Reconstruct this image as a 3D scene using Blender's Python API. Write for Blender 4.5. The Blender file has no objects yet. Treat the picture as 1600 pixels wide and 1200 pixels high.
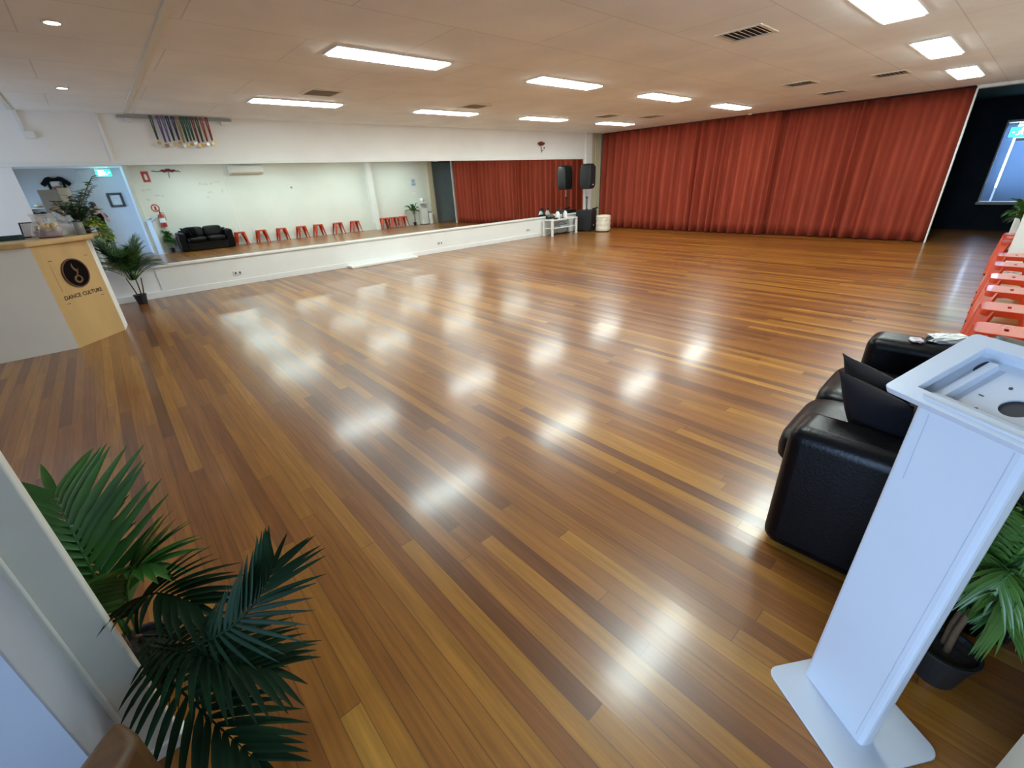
import bpy, bmesh, math, random
from mathutils import Vector, Matrix, Euler
random.seed(7)
S = bpy.context.scene
COL = S.collection
PI = math.pi

# ---------------------------------------------------------------- camera, world, exposure
F_PX = 676.34
cd = bpy.data.cameras.new('camera')
cam = bpy.data.objects.new('camera', cd)
COL.objects.link(cam)
cd.sensor_width = 36.0
cd.lens = 36.0 * F_PX / 1600.0
cd.clip_start = 0.02
cd.clip_end = 100
_r = Vector((0.7424, -0.6685, -0.0447)); _d = Vector((-0.316, -0.2905, -0.9032)); _f = Vector((0.5907, 0.6847, -0.4269))
cam.matrix_world = Matrix(((_r.x, -_d.x, -_f.x, 0), (_r.y, -_d.y, -_f.y, 0), (_r.z, -_d.z, -_f.z, 1.55), (0, 0, 0, 1)))
S.camera = cam
H_CAM = 1.55

W = bpy.data.worlds.new('daylight'); S.world = W; W.use_nodes = True
bg = W.node_tree.nodes['Background']
bg.inputs[0].default_value = (0.50, 0.72, 1.0, 1); bg.inputs[1].default_value = 0.6
S.view_settings.view_transform = 'Standard'
S.view_settings.look = 'None'
S.view_settings.exposure = 0.80
S.view_settings.gamma = 1.0
S.view_settings.use_curve_mapping = False
S.cycles.use_denoising = True
S.cycles.sample_clamp_indirect = 6.0
S.cycles.max_bounces = 10
S.cycles.diffuse_bounces = 5
S.cycles.glossy_bounces = 5

def area(name, loc, target, sx, sy, power, color):
    l = bpy.data.lights.new(name, 'AREA'); l.shape = 'RECTANGLE'; l.size = sx; l.size_y = sy
    l.energy = power; l.color = color
    o = bpy.data.objects.new(name, l); COL.objects.link(o); o.location = loc
    o.rotation_euler = (Vector(target) - Vector(loc)).to_track_quat('-Z', 'Y').to_euler()
    return o
_ed = area('entrance_daylight', (-2.75, -0.1, 1.25), (0.5, 0.05, 1.0), 1.9, 2.1, 40, (0.42, 0.64, 1.0))
_ed.data.spread = math.radians(95)
area('reception_window_daylight', (-2.60, 8.55, 1.60), (0.6, 8.9, 1.9), 1.15, 1.15, 14, (0.55, 0.72, 1.0))
area('stage_window_daylight', (15.45, 0.35, 1.5), (12.0, 0.4, 0.4), 1.0, 1.3, 32, (0.5, 0.7, 1.0))

PANEL_GLOW = 24.0

# ---------------------------------------------------------------- materials
def mat(name, col, rough=0.5, metal=0.0, noise=0.0, nscale=8.0, bump=0.0, bscale=60.0, spec=0.5, emit=None, estr=0.0, trans=0.0, sheen=0.0, coat=0.0, stretch=(1, 1, 1), alpha=1.0):
    m = bpy.data.materials.new(name); m.use_nodes = True
    N = m.node_tree.nodes; Lk = m.node_tree.links; p = N['Principled BSDF']
    c = (*col, 1)
    p.inputs['Base Color'].default_value = c
    p.inputs['Roughness'].default_value = rough
    p.inputs['Metallic'].default_value = metal
    p.inputs['Specular IOR Level'].default_value = spec
    if trans: p.inputs['Transmission Weight'].default_value = trans
    if sheen: p.inputs['Sheen Weight'].default_value = sheen
    if coat: p.inputs['Coat Weight'].default_value = coat; p.inputs['Coat Roughness'].default_value = 0.1
    if alpha < 1: p.inputs['Alpha'].default_value = alpha
    if emit:
        p.inputs['Emission Color'].default_value = (*emit, 1); p.inputs['Emission Strength'].default_value = estr
    tc = None
    if noise or bump:
        tc = N.new('ShaderNodeTexCoord'); mp = N.new('ShaderNodeMapping'); mp.inputs['Scale'].default_value = stretch
        Lk.new(tc.outputs['Object'], mp.inputs['Vector'])
    if noise:
        n = N.new('ShaderNodeTexNoise'); n.inputs['Scale'].default_value = nscale; n.inputs['Detail'].default_value = 5
        Lk.new(mp.outputs[0], n.inputs['Vector'])
        r = N.new('ShaderNodeValToRGB')
        r.color_ramp.elements[0].position = 0.3; r.color_ramp.elements[1].position = 0.7
        r.color_ramp.elements[0].color = (*[x * (1 - noise) for x in col], 1)
        r.color_ramp.elements[1].color = (*[min(1, x * (1 + noise)) for x in col], 1)
        Lk.new(n.outputs['Fac'], r.inputs[0]); Lk.new(r.outputs[0], p.inputs['Base Color'])
    if bump:
        n2 = N.new('ShaderNodeTexNoise'); n2.inputs['Scale'].default_value = bscale; n2.inputs['Detail'].default_value = 4
        Lk.new(mp.outputs[0], n2.inputs['Vector'])
        b = N.new('ShaderNodeBump'); b.inputs['Strength'].default_value = bump; b.inputs['Distance'].default_value = 0.01
        Lk.new(n2.outputs['Fac'], b.inputs['Height']); Lk.new(b.outputs[0], p.inputs['Normal'])
    return m

def floor_material():
    m = bpy.data.materials.new('timber_boards'); m.use_nodes = True
    N = m.node_tree.nodes; Lk = m.node_tree.links; p = N['Principled BSDF']
    def math_(op, a, b=None, c=None):
        n = N.new('ShaderNodeMath'); n.operation = op
        for i, v in enumerate((a, b, c)):
            if v is None: continue
            if isinstance(v, (int, float)): n.inputs[i].default_value = v
            else: Lk.new(v, n.inputs[i])
        return n.outputs[0]
    tc = N.new('ShaderNodeTexCoord'); sp = N.new('ShaderNodeSeparateXYZ'); Lk.new(tc.outputs['Object'], sp.inputs[0])
    bw = 0.072
    xs = math_('DIVIDE', sp.outputs['X'], bw); row = math_('FLOOR', xs); fx = math_('FRACT', xs)
    wn = N.new('ShaderNodeTexWhiteNoise'); wn.noise_dimensions = '1D'; Lk.new(row, wn.inputs['W'])
    ys = math_('DIVIDE', math_('ADD', sp.outputs['Y'], math_('MULTIPLY', wn.outputs['Value'], 7.3)), 2.1)
    seg = math_('FLOOR', ys); fy = math_('FRACT', ys)
    cv = N.new('ShaderNodeCombineXYZ'); Lk.new(row, cv.inputs[0]); Lk.new(seg, cv.inputs[1])
    w2 = N.new('ShaderNodeTexWhiteNoise'); w2.noise_dimensions = '2D'; Lk.new(cv.outputs[0], w2.inputs['Vector'])
    ramp = N.new('ShaderNodeValToRGB'); e = ramp.color_ramp
    e.elements[0].position = 0.0; e.elements[0].color = (0.135, 0.043, 0.008, 1)
    e.elements[1].position = 1.0; e.elements[1].color = (0.38, 0.172, 0.024, 1)
    for pos, c in ((0.22, (0.195, 0.064, 0.011, 1)), (0.5, (0.255, 0.092, 0.013, 1)), (0.75, (0.292, 0.115, 0.014, 1)), (0.92, (0.345, 0.146, 0.017, 1))):
        q = e.elements.new(pos); q.color = c
    Lk.new(w2.outputs['Value'], ramp.inputs[0])
    # grain, stretched along the boards
    mp = N.new('ShaderNodeMapping'); mp.inputs['Scale'].default_value = (55, 2.2, 1); Lk.new(tc.outputs['Object'], mp.inputs[0])
    ad = N.new('ShaderNodeVectorMath'); ad.operation = 'ADD'; Lk.new(mp.outputs[0], ad.inputs[0]); Lk.new(w2.outputs['Color'], ad.inputs[1])
    g = N.new('ShaderNodeTexNoise'); g.inputs['Scale'].default_value = 1.0; g.inputs['Detail'].default_value = 6; g.inputs['Roughness'].default_value = 0.6
    Lk.new(ad.outputs[0], g.inputs['Vector'])
    gm = N.new('ShaderNodeMapRange'); gm.inputs[1].default_value = 0.3; gm.inputs[2].default_value = 0.7; gm.inputs[3].default_value = 0.72; gm.inputs[4].default_value = 1.22
    Lk.new(g.outputs['Fac'], gm.inputs[0])
    mp2 = N.new('ShaderNodeMapping'); mp2.inputs['Scale'].default_value = (9, 1.1, 1); Lk.new(tc.outputs['Object'], mp2.inputs[0])
    g2 = N.new('ShaderNodeTexNoise'); g2.inputs['Scale'].default_value = 1.3; g2.inputs['Detail'].default_value = 3; Lk.new(mp2.outputs[0], g2.inputs['Vector'])
    gm2 = N.new('ShaderNodeMapRange'); gm2.inputs[3].default_value = 0.8; gm2.inputs[4].default_value = 1.2; Lk.new(g2.outputs['Fac'], gm2.inputs[0])
    mul = N.new('ShaderNodeVectorMath'); mul.operation = 'SCALE'; Lk.new(ramp.outputs[0], mul.inputs[0])
    Lk.new(math_('MULTIPLY', gm.outputs[0], gm2.outputs[0]), mul.inputs['Scale'])
    # dark joints between boards
    ex = math_('MINIMUM', fx, math_('SUBTRACT', 1.0, fx)); gapx = math_('LESS_THAN', ex, 0.022)
    ey = math_('MINIMUM', fy, math_('SUBTRACT', 1.0, fy)); gapy = math_('LESS_THAN', ey, 0.0010)
    gap = math_('MAXIMUM', gapx, gapy)
    mix = N.new('ShaderNodeMix'); mix.data_type = 'RGBA'; Lk.new(math_('MULTIPLY', gap, 0.5), mix.inputs['Factor'])
    Lk.new(mul.outputs[0], mix.inputs['A']); mix.inputs['B'].default_value = (0.03, 0.011, 0.004, 1)
    Lk.new(mix.outputs['Result'], p.inputs['Base Color'])
    rr = N.new('ShaderNodeMapRange'); rr.inputs[3].default_value = 0.27; rr.inputs[4].default_value = 0.40; Lk.new(g2.outputs['Fac'], rr.inputs[0])
    Lk.new(rr.outputs[0], p.inputs['Roughness'])
    p.inputs['Specular IOR Level'].default_value = 0.5
    p.inputs['Coat Weight'].default_value = 0.33; p.inputs['Coat Roughness'].default_value = 0.15; p.inputs['Coat IOR'].default_value = 1.5
    # each board slightly cupped and set at its own small tilt
    cup = math_('MULTIPLY', math_('POWER', math_('ABSOLUTE', math_('SUBTRACT', fx, 0.5)), 2.0), 0.55)
    tilt = math_('MULTIPLY', math_('SUBTRACT', w2.outputs['Value'], 0.5), math_('MULTIPLY', fx, 0.22))
    hgt = math_('ADD', math_('ADD', cup, tilt), math_('MULTIPLY', g2.outputs['Fac'], 0.35))
    bmp = N.new('ShaderNodeBump'); bmp.inputs['Strength'].default_value = 0.22; bmp.inputs['Distance'].default_value = 0.003
    Lk.new(hgt, bmp.inputs['Height']); Lk.new(bmp.outputs[0], p.inputs['Normal']); Lk.new(bmp.outputs[0], p.inputs['Coat Normal'])
    return m

def ceiling_material():
    m = bpy.data.materials.new('ceiling_sheets'); m.use_nodes = True
    N = m.node_tree.nodes; Lk = m.node_tree.links; p = N['Principled BSDF']
    tc = N.new('ShaderNodeTexCoord')
    br = N.new('ShaderNodeTexBrick'); br.offset = 0.5
    br.inputs['Scale'].default_value = 1.0; br.inputs['Brick Width'].default_value = 1.8; br.inputs['Row Height'].default_value = 0.9
    br.inputs['Mortar Size'].default_value = 0.006; br.inputs['Mortar Smooth'].default_value = 0.2
    br.inputs['Color1'].default_value = (0.89, 0.91, 0.90, 1); br.inputs['Color2'].default_value = (0.865, 0.885, 0.875, 1); br.inputs['Mortar'].default_value = (0.72, 0.72, 0.70, 1)
    Lk.new(tc.outputs['Object'], br.inputs['Vector'])
    n = N.new('ShaderNodeTexNoise'); n.inputs['Scale'].default_value = 1.4; n.inputs['Detail'].default_value = 5; Lk.new(tc.outputs['Object'], n.inputs['Vector'])
    mr = N.new('ShaderNodeMapRange'); mr.inputs[1].default_value = 0.3; mr.inputs[2].default_value = 0.7; mr.inputs[3].default_value = 0.93; mr.inputs[4].default_value = 1.05
    Lk.new(n.outputs['Fac'], mr.inputs[0])
    mul = N.new('ShaderNodeVectorMath'); mul.operation = 'SCALE'; Lk.new(br.outputs['Color'], mul.inputs[0]); Lk.new(mr.outputs[0], mul.inputs['Scale'])
    # joints only read in places
    Lk.new(mul.outputs[0], p.inputs['Base Color']); p.inputs['Roughness'].default_value = 0.85
    return m

def ply_material():
    m = mat('plywood', (0.60, 0.40, 0.17), 0.4, noise=0.13, nscale=3.0, stretch=(1, 1, 0.25))
    return m

def blind_material():
    m = mat('blue_roller_blind', (0.30, 0.42, 0.58), 0.8, noise=0.04, nscale=3); N = m.node_tree.nodes; Lk = m.node_tree.links
    t = N.new('ShaderNodeBsdfTranslucent'); t.inputs[0].default_value = (0.46, 0.56, 0.68, 1)
    a = N.new('ShaderNodeMixShader'); a.inputs[0].default_value = 0.5
    Lk.new(N['Principled BSDF'].outputs[0], a.inputs[1]); Lk.new(t.outputs[0], a.inputs[2]); Lk.new(a.outputs[0], N['Material Output'].inputs[0])
    return m

M = dict(
    floor=floor_material(), ceiling=ceiling_material(), ply=ply_material(),
    wall=mat('white_wall_paint', (0.86, 0.86, 0.84), 0.6, noise=0.03, nscale=1.5, bump=0.05, bscale=40),
    wallcool=mat('pale_wall_paint', (0.76, 0.79, 0.82), 0.6, noise=0.03, nscale=1.5),
    walldim=mat('toned_down_wall_paint', (0.50, 0.52, 0.53), 0.6, noise=0.03, nscale=1.5),  # grey darkened in place of weaker daylight on the reception wall
    wallgreen=mat('right_wall_paint', (0.78, 0.81, 0.76), 0.55, noise=0.03, nscale=1.2),
    trimw=mat('white_gloss_trim', (0.84, 0.85, 0.83), 0.35, noise=0.02, nscale=3),
    cream=mat('cream_trim_paint', (0.73, 0.73, 0.66), 0.4, noise=0.03, nscale=5),
    beige=mat('beige_pillar_paint', (0.62, 0.55, 0.40), 0.55, noise=0.04, nscale=4),
    beigecloth=mat('beige_curtain_cloth', (0.47, 0.43, 0.30), 0.9, noise=0.06, nscale=10, sheen=0.2),
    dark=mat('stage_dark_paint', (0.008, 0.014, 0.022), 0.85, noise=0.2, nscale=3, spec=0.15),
    stagegrey=mat('stage_grey_paint', (0.30, 0.33, 0.33), 0.7, noise=0.05, nscale=3),
    mirror=mat('mirror_glass', (0.84, 0.90, 0.87), 0.015, 1.0),
    panel=mat('light_diffuser', (0.9, 0.9, 0.9), 0.4, emit=(0.87, 1.0, 0.97), estr=PANEL_GLOW, noise=0.001),
    spot=mat('downlight_lens', (0.9, 0.9, 0.9), 0.4, emit=(1.0, 0.86, 0.68), estr=14, noise=0.001),
    velvet=mat('red_velvet', (0.33, 0.056, 0.029), 0.85, noise=0.14, nscale=7, spec=0.2, stretch=(1, 1, 0.15), bump=0.08, bscale=150),
    leather=mat('black_leather', (0.0016, 0.0016, 0.0022), 0.33, noise=0.2, nscale=12, bump=0.10, bscale=90, spec=0.2),
    cushion=mat('black_cushion_cloth', (0.005, 0.005, 0.008), 0.8, noise=0.2, nscale=20, bump=0.1, bscale=200, spec=0.2),
    kiosk=mat('white_powder_coat', (0.57, 0.60, 0.64), 0.28, noise=0.015, nscale=4, coat=0.2),
    kioskin=mat('grey_bracket', (0.42, 0.45, 0.50), 0.4, noise=0.03),
    hole=mat('dark_opening', (0.03, 0.03, 0.035), 0.7, noise=0.1),
    stool=mat('orange_red_enamel', (0.56, 0.046, 0.010), 0.26, noise=0.05, nscale=10, coat=0.6),
    rubber=mat('black_rubber', (0.012, 0.012, 0.012), 0.7, noise=0.1),
    pot=mat('black_plastic_pot', (0.012, 0.014, 0.015), 0.35, noise=0.1),
    soil=mat('dark_soil', (0.02, 0.013, 0.008), 0.95, noise=0.4, nscale=40, bump=0.5),
    bark=mat('brown_stem', (0.10, 0.055, 0.025), 0.8, noise=0.3, nscale=20, bump=0.3),
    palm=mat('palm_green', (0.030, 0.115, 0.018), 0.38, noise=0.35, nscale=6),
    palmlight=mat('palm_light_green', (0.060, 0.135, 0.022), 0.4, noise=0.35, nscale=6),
    palmdark=mat('palm_dark_and_backlit', (0.005, 0.020, 0.006), 0.6, noise=0.35, nscale=6, spec=0.12),  # dark leaf tone; on the near palm, backlit shade put into the green
    euc=mat('eucalyptus_green', (0.19, 0.30, 0.22), 0.5, noise=0.25, nscale=10),
    pothos=mat('lime_green_leaf', (0.16, 0.28, 0.012), 0.45, noise=0.25, nscale=10),
    dry=mat('dried_yellow_leaf', (0.36, 0.26, 0.06), 0.6, noise=0.25, nscale=10),
    black=mat('black_plastic', (0.010, 0.011, 0.013), 0.45, noise=0.1, bump=0.1, bscale=300),
    grille=mat('black_speaker_grille', (0.014, 0.017, 0.022), 0.6, noise=0.2, nscale=300),
    chrome=mat('bright_metal', (0.6, 0.6, 0.6), 0.25, 1.0, noise=0.03),
    darkmetal=mat('dark_metal', (0.08, 0.08, 0.085), 0.4, 0.8, noise=0.05),
    white=mat('white_plastic', (0.80, 0.81, 0.80), 0.35, noise=0.02),
    whitetable=mat('white_laminate', (0.82, 0.83, 0.80), 0.3, noise=0.02),
    offwhite=mat('cream_upholstery', (0.76, 0.70, 0.57), 0.6, noise=0.05, nscale=15),
    paper=mat('white_paper', (0.85, 0.85, 0.84), 0.7, noise=0.04, nscale=20),
    bluepaper=mat('pale_blue_print', (0.50, 0.60, 0.80), 0.7, noise=0.2, nscale=30),
    red=mat('red_paint', (0.45, 0.03, 0.02), 0.3, noise=0.05),
    darkred=mat('dark_red_petals', (0.16, 0.015, 0.012), 0.6, noise=0.3, nscale=30),
    teecloth=mat('black_jersey', (0.006, 0.006, 0.007), 0.9, noise=0.2, nscale=20, spec=0.1),
    skin=mat('skin', (0.62, 0.36, 0.27), 0.5, noise=0.06, nscale=12),
    hair=mat('dark_brown_hair', (0.025, 0.014, 0.009), 0.5, noise=0.3, nscale=40, stretch=(1, 1, 0.2)),
    trousers=mat('grey_trouser_cloth', (0.12, 0.13, 0.13), 0.85, noise=0.1, nscale=20),
    framedark=mat('dark_grey_frame', (0.06, 0.07, 0.075), 0.4, noise=0.1),
    exitgreen=mat('exit_sign_green', (0.0, 0.4, 0.2), 0.4, emit=(0.02, 0.75, 0.55), estr=4.0, noise=0.001),
    exitwhite=mat('exit_sign_white', (0.9, 0.9, 0.9), 0.4, emit=(0.75, 1.0, 1.0), estr=9.0, noise=0.001),
    blind=blind_material(),
    partition=mat('daylight_tinted_grey', (0.40, 0.44, 0.50), 0.5, noise=0.04, nscale=3),  # blue of the entrance daylight is put into the partition colour
    jarglass=mat('grey_glass', (0.55, 0.58, 0.56), 0.12, trans=0.6, noise=0.05),
    cellophane=mat('clear_wrap', (0.9, 0.92, 0.96), 0.12, bump=0.7, bscale=25, alpha=0.14),
    gold=mat('gold_foil', (0.62, 0.42, 0.12), 0.3, 0.7, noise=0.3, nscale=40, bump=0.4, bscale=60),
    purple=mat('plum_wicker', (0.16, 0.04, 0.08), 0.6, noise=0.3, nscale=60),
    brownwood=mat('brown_timber', (0.10, 0.044, 0.012), 0.5, noise=0.3, nscale=6, stretch=(1, 8, 1)),
    logo=mat('black_plaque', (0.006, 0.004, 0.004), 0.6, noise=0.1, spec=0.04),
    logorim=mat('brown_plaque_rim', (0.10, 0.045, 0.030), 0.4, noise=0.1),
    logogold=mat('bronze_emblem', (0.16, 0.095, 0.035), 0.5, 0.2, noise=0.1),
    ink=mat('dark_brown_lettering', (0.035, 0.018, 0.010), 0.6, noise=0.1),
    scuff=mat('grey_wall_scuff', (0.60, 0.64, 0.62), 0.7, noise=0.3, nscale=60),
    bluegrey=mat('blue_grey_print', (0.30, 0.36, 0.46), 0.7, noise=0.4, nscale=25),
)

# ---------------------------------------------------------------- mesh builder
class MB:
    def __init__(s): s.v = []; s.f = []
    def add(s, verts, faces):
        o = len(s.v); s.v += [tuple(x) for x in verts]; s.f += [tuple(i + o for i in q) for q in faces]; return s
    def box(s, lo, hi, R=None, c=None):
        x0, y0, z0 = lo; x1, y1, z1 = hi
        vs = [Vector(p) for p in ((x0, y0, z0), (x1, y0, z0), (x1, y1, z0), (x0, y1, z0), (x0, y0, z1), (x1, y0, z1), (x1, y1, z1), (x0, y1, z1))]
        if R is not None:
            c = Vector(c) if c is not None else Vector((0, 0, 0))
            vs = [R @ (p - c) + c for p in vs]
        return s.add(vs, [(0, 3, 2, 1), (4, 5, 6, 7), (0, 1, 5, 4), (1, 2, 6, 5), (2, 3, 7, 6), (3, 0, 4, 7)])
    def bar(s, p0, p1, w, d=None, up=(0, 0, 1), w1=None, d1=None):
        d = d or w; w1 = w if w1 is None else w1; d1 = d if d1 is None else d1
        p0 = Vector(p0); p1 = Vector(p1); t = (p1 - p0).normalized(); u = Vector(up)
        if abs(t.dot(u)) > 0.98: u = Vector((0, 1, 0))
        a = t.cross(u).normalized(); b = a.cross(t)
        vs = [p + a * sx * ww / 2 + b * sy * dd / 2 for p, ww, dd in ((p0, w, d), (p1, w1, d1)) for sx, sy in ((-1, -1), (1, -1), (1, 1), (-1, 1))]
        return s.add(vs, [(0, 3, 2, 1), (4, 5, 6, 7), (0, 1, 5, 4), (1, 2, 6, 5), (2, 3, 7, 6), (3, 0, 4, 7)])
    def lathe(s, prof, c=(0, 0, 0), n=24, R=None):
        c = Vector(c); vs = []; fs = []
        for r, z in prof:
            for i in range(n):
                p = Vector((max(r, 1e-5) * math.cos(2 * PI * i / n), max(r, 1e-5) * math.sin(2 * PI * i / n), z))
                vs.append((R @ p if R is not None else p) + c)
        for k in range(len(prof) - 1):
            for i in range(n):
                j = (i + 1) % n
                fs.append((k * n + i, k * n + j, (k + 1) * n + j, (k + 1) * n + i))
        fs.append(tuple(range(n - 1, -1, -1))); fs.append(tuple((len(prof) - 1) * n + i for i in range(n)))
        return s.add(vs, fs)
    def tube(s, pts, r, n=8):
        pts = [Vector(p) for p in pts]; rs = r if isinstance(r, (list, tuple)) else [r] * len(pts)
        vs = []; fs = []; prev = None
        for k, p in enumerate(pts):
            t = (pts[min(k + 1, len(pts) - 1)] - pts[max(k - 1, 0)]).normalized()
            if prev is None:
                a = t.orthogonal().normalized()
            else:
                a = (prev - t * prev.dot(t)); a = a.normalized() if a.length > 1e-6 else t.orthogonal().normalized()
            prev = a; b = t.cross(a)
            for i in range(n):
                w = 2 * PI * i / n; vs.append(p + (a * math.cos(w) + b * math.sin(w)) * rs[k])
        for k in range(len(pts) - 1):
            for i in range(n):
                j = (i + 1) % n; fs.append((k * n + i, k * n + j, (k + 1) * n + j, (k + 1) * n + i))
        fs.append(tuple(range(n - 1, -1, -1))); fs.append(tuple((len(pts) - 1) * n + i for i in range(n)))
        return s.add(vs, fs)
    def prism(s, poly, z0, z1, T=None):
        n = len(poly); vs = [Vector((x, y, z0)) for x, y in poly] + [Vector((x, y, z1)) for x, y in poly]
        if T is not None: vs = [T @ p for p in vs]
        fs = [tuple(range(n - 1, -1, -1)), tuple(range(n, 2 * n))] + [(i, (i + 1) % n, n + (i + 1) % n, n + i) for i in range(n)]
        return s.add(vs, fs)
    def ring(s, outer, inner, z0, z1, T=None):
        n = len(outer); vs = []
        for z in (z0, z1):
            for loop in (outer, inner): vs += [Vector((x, y, z)) for x, y in loop]
        if T is not None: vs = [T @ p for p in vs]
        fs = []
        for i in range(n):
            j = (i + 1) % n
            fs += [(i, n + i, n + j, j), (2 * n + i, 2 * n + j, 3 * n + j, 3 * n + i), (i, j, 2 * n + j, 2 * n + i), (n + j, n + i, 3 * n + i, 3 * n + j)]
        return s.add(vs, fs)
    def puff(s, c, size, e=0.45, nu=28, nv=16, R=None, ez=None):
        c = Vector(c); ez = ez or e; sg = lambda w, m: math.copysign(abs(w) ** m, w); vs = []; fs = []
        for j in range(nv + 1):
            v = -PI / 2 + PI * j / nv
            for i in range(nu):
                u = 2 * PI * i / nu
                p = Vector((size[0] / 2 * sg(math.cos(v), ez) * sg(math.cos(u), e), size[1] / 2 * sg(math.cos(v), ez) * sg(math.sin(u), e), size[2] / 2 * sg(math.sin(v), ez)))
                vs.append((R @ p if R is not None else p) + c)
        for j in range(nv):
            for i in range(nu):
                k = (i + 1) % nu; fs.append((j * nu + i, j * nu + k, (j + 1) * nu + k, (j + 1) * nu + i))
        return s.add(vs, fs)
    def grid(s, fn, nu, nv):
        vs = [fn(i / nu, j / nv) for j in range(nv + 1) for i in range(nu + 1)]
        fs = [(j * (nu + 1) + i, j * (nu + 1) + i + 1, (j + 1) * (nu + 1) + i + 1, (j + 1) * (nu + 1) + i) for j in range(nv) for i in range(nu)]
        return s.add(vs, fs)
    def leaf(s, p, d, up, L, w, droop=0.3, seg=4, fold=0.25, shape=None):
        """one leaf blade: a folded tapering strip from p along d"""
        p = Vector(p); d = Vector(d).normalized(); up = Vector(up); up = (up - d * up.dot(d)).normalized(); sd = d.cross(up)
        vs = []; fs = []
        for k in range(seg + 1):
            t = k / seg
            ww = w * (shape[k] if shape else math.sin(PI * (0.12 + 0.86 * t)) ** 0.8)
            q = p + d * (L * t) + Vector((0, 0, -1)) * (droop * L * t * t) 
            vs += [q - sd * ww / 2 + up * fold * ww, q, q + sd * ww / 2 + up * fold * ww]
        for k in range(seg):
            a = 3 * k; fs += [(a, a + 1, a + 4, a + 3), (a + 1, a + 2, a + 5, a + 4)]
        return s.add(vs, fs)
    def build(s, name, m, parent=None, bevel=0.0, smooth=False, seg=2, solid=0.0, loc=None):
        me = bpy.data.meshes.new(name); me.from_pydata(s.v, [], s.f); me.update()
        bm = bmesh.new(); bm.from_mesh(me)
        bmesh.ops.recalc_face_normals(bm, faces=bm.faces); bm.to_mesh(me); bm.free()
        me.materials.append(M[m] if isinstance(m, str) else m)
        o = bpy.data.objects.new(name, me); COL.objects.link(o)
        if parent: o.parent = parent
        if loc: o.location = loc
        if smooth:
            for q in me.polygons: q.use_smooth = True
        if solid:
            x = o.modifiers.new('solid', 'SOLIDIFY'); x.thickness = solid; x.offset = 0
        if bevel:
            x = o.modifiers.new('bevel', 'BEVEL'); x.width = bevel; x.segments = seg; x.limit_method = 'ANGLE'
            for q in me.polygons: q.use_smooth = True
            me.set_sharp_from_angle(angle=math.radians(40)) if hasattr(me, 'set_sharp_from_angle') else None
        return o

def tag(o, label, cat, group=None, kind=None):
    o['label'] = label; o['category'] = cat
    if group: o['group'] = group
    if kind: o['kind'] = kind
    return o
def thing(name, label, cat, loc=(0, 0, 0), rz=0.0, group=None):
    o = bpy.data.objects.new(name, None); COL.objects.link(o); o.empty_display_size = 0.1
    o.location = loc; o.rotation_euler = (0, 0, rz)
    return tag(o, label, cat, group)
def copy_tree(o, parent=None):
    c = o.copy(); COL.objects.link(c)
    if parent: c.parent = parent
    for ch in [x for x in bpy.data.objects if x.parent == o]: copy_tree(ch, c)
    return c
def struct(name, mb, m, **k):
    o = mb.build(name, m, **k); o['kind'] = 'structure'; return o
def rrect(x0, y0, x1, y1, r, n=5):
    out = []
    for cx, cy, a in ((x1 - r, y1 - r, 0), (x0 + r, y1 - r, 90), (x0 + r, y0 + r, 180), (x1 - r, y0 + r, 270)):
        for k in range(n + 1):
            w = math.radians(a + 90 * k / n); out.append((cx + r * math.cos(w), cy + r * math.sin(w)))
    return out
def circ(cx, cy, r, n=24, ry=None):
    ry = ry or r
    return [(cx + r * math.cos(2 * PI * i / n), cy + ry * math.sin(2 * PI * i / n)) for i in range(n)]
def frame_T(o, x, y, z):
    x, y, z, o = Vector(x), Vector(y), Vector(z), Vector(o)
    return Matrix(((x.x, y.x, z.x, o.x), (x.y, y.y, z.y, o.y), (x.z, y.z, z.z, o.z), (0, 0, 0, 1)))
def lettering(name, body, size, T, m, parent, ext=0.001, align='CENTER'):
    cu = bpy.data.curves.new(name, 'FONT'); cu.body = body; cu.size = size; cu.extrude = ext; cu.align_x = align; cu.align_y = 'CENTER'
    cu.space_character = 1.05; cu.offset = size * 0.028
    cu.materials.append(M[m]); o = bpy.data.objects.new(name, cu); COL.objects.link(o)
    bpy.context.view_layer.update()
    me = bpy.data.meshes.new_from_object(o.evaluated_get(bpy.context.evaluated_depsgraph_get())); bpy.data.objects.remove(o)
    me.materials.clear(); me.materials.append(M[m]); o = bpy.data.objects.new(name, me); COL.objects.link(o)
    o.parent = parent; o.matrix_local = T
    return o

CEIL = 2.70
YM = 9.56                                   # face of the mirror wall
WANG = 0.0233                               # the right wall runs very slightly towards the mirror wall
def wy(x): return -0.46 + WANG * (x - 1.2)
RZW = math.atan(WANG)

# ---------------------------------------------------------------- the room shell
struct('floor', MB().box((-3.2, -2.2, -0.12), (16.0, YM + 0.1, 0.0)), 'floor')
struct('ceiling', MB().box((-3.2, -2.2, CEIL), (16.0, YM + 0.1, CEIL + 0.1)), 'ceiling')
struct('wall_front', MB().box((-3.2, YM, 0), (12.6, YM + 0.15, CEIL)), 'wall')
struct('wall_left', MB().box((-2.5, 1.0, 0), (-2.38, 7.9, CEIL)).box((-2.5, 9.2, 0), (-2.38, YM, CEIL)).box((-2.5, 7.9, 0), (-2.38, 9.2, .95)).box((-2.5, 7.9, 2.25), (-2.38, 9.2, CEIL)).box((-2.5, -2.2, 0), (-2.38, -1.1, CEIL)).box((-2.5, -1.1, 2.25), (-2.38, 1.0, CEIL)), 'wallcool')
dr = struct('door_1', MB().box((-2.46, -1.1, 0), (-2.40, -1.02, 2.25)).box((-2.46, 0.92, 0), (-2.40, 1.0, 2.25)).box((-2.46, -1.02, 2.17), (-2.40, 0.92, 2.25)).box((-2.46, -0.08, 0), (-2.40, 0.0, 2.17)), 'white')
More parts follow.
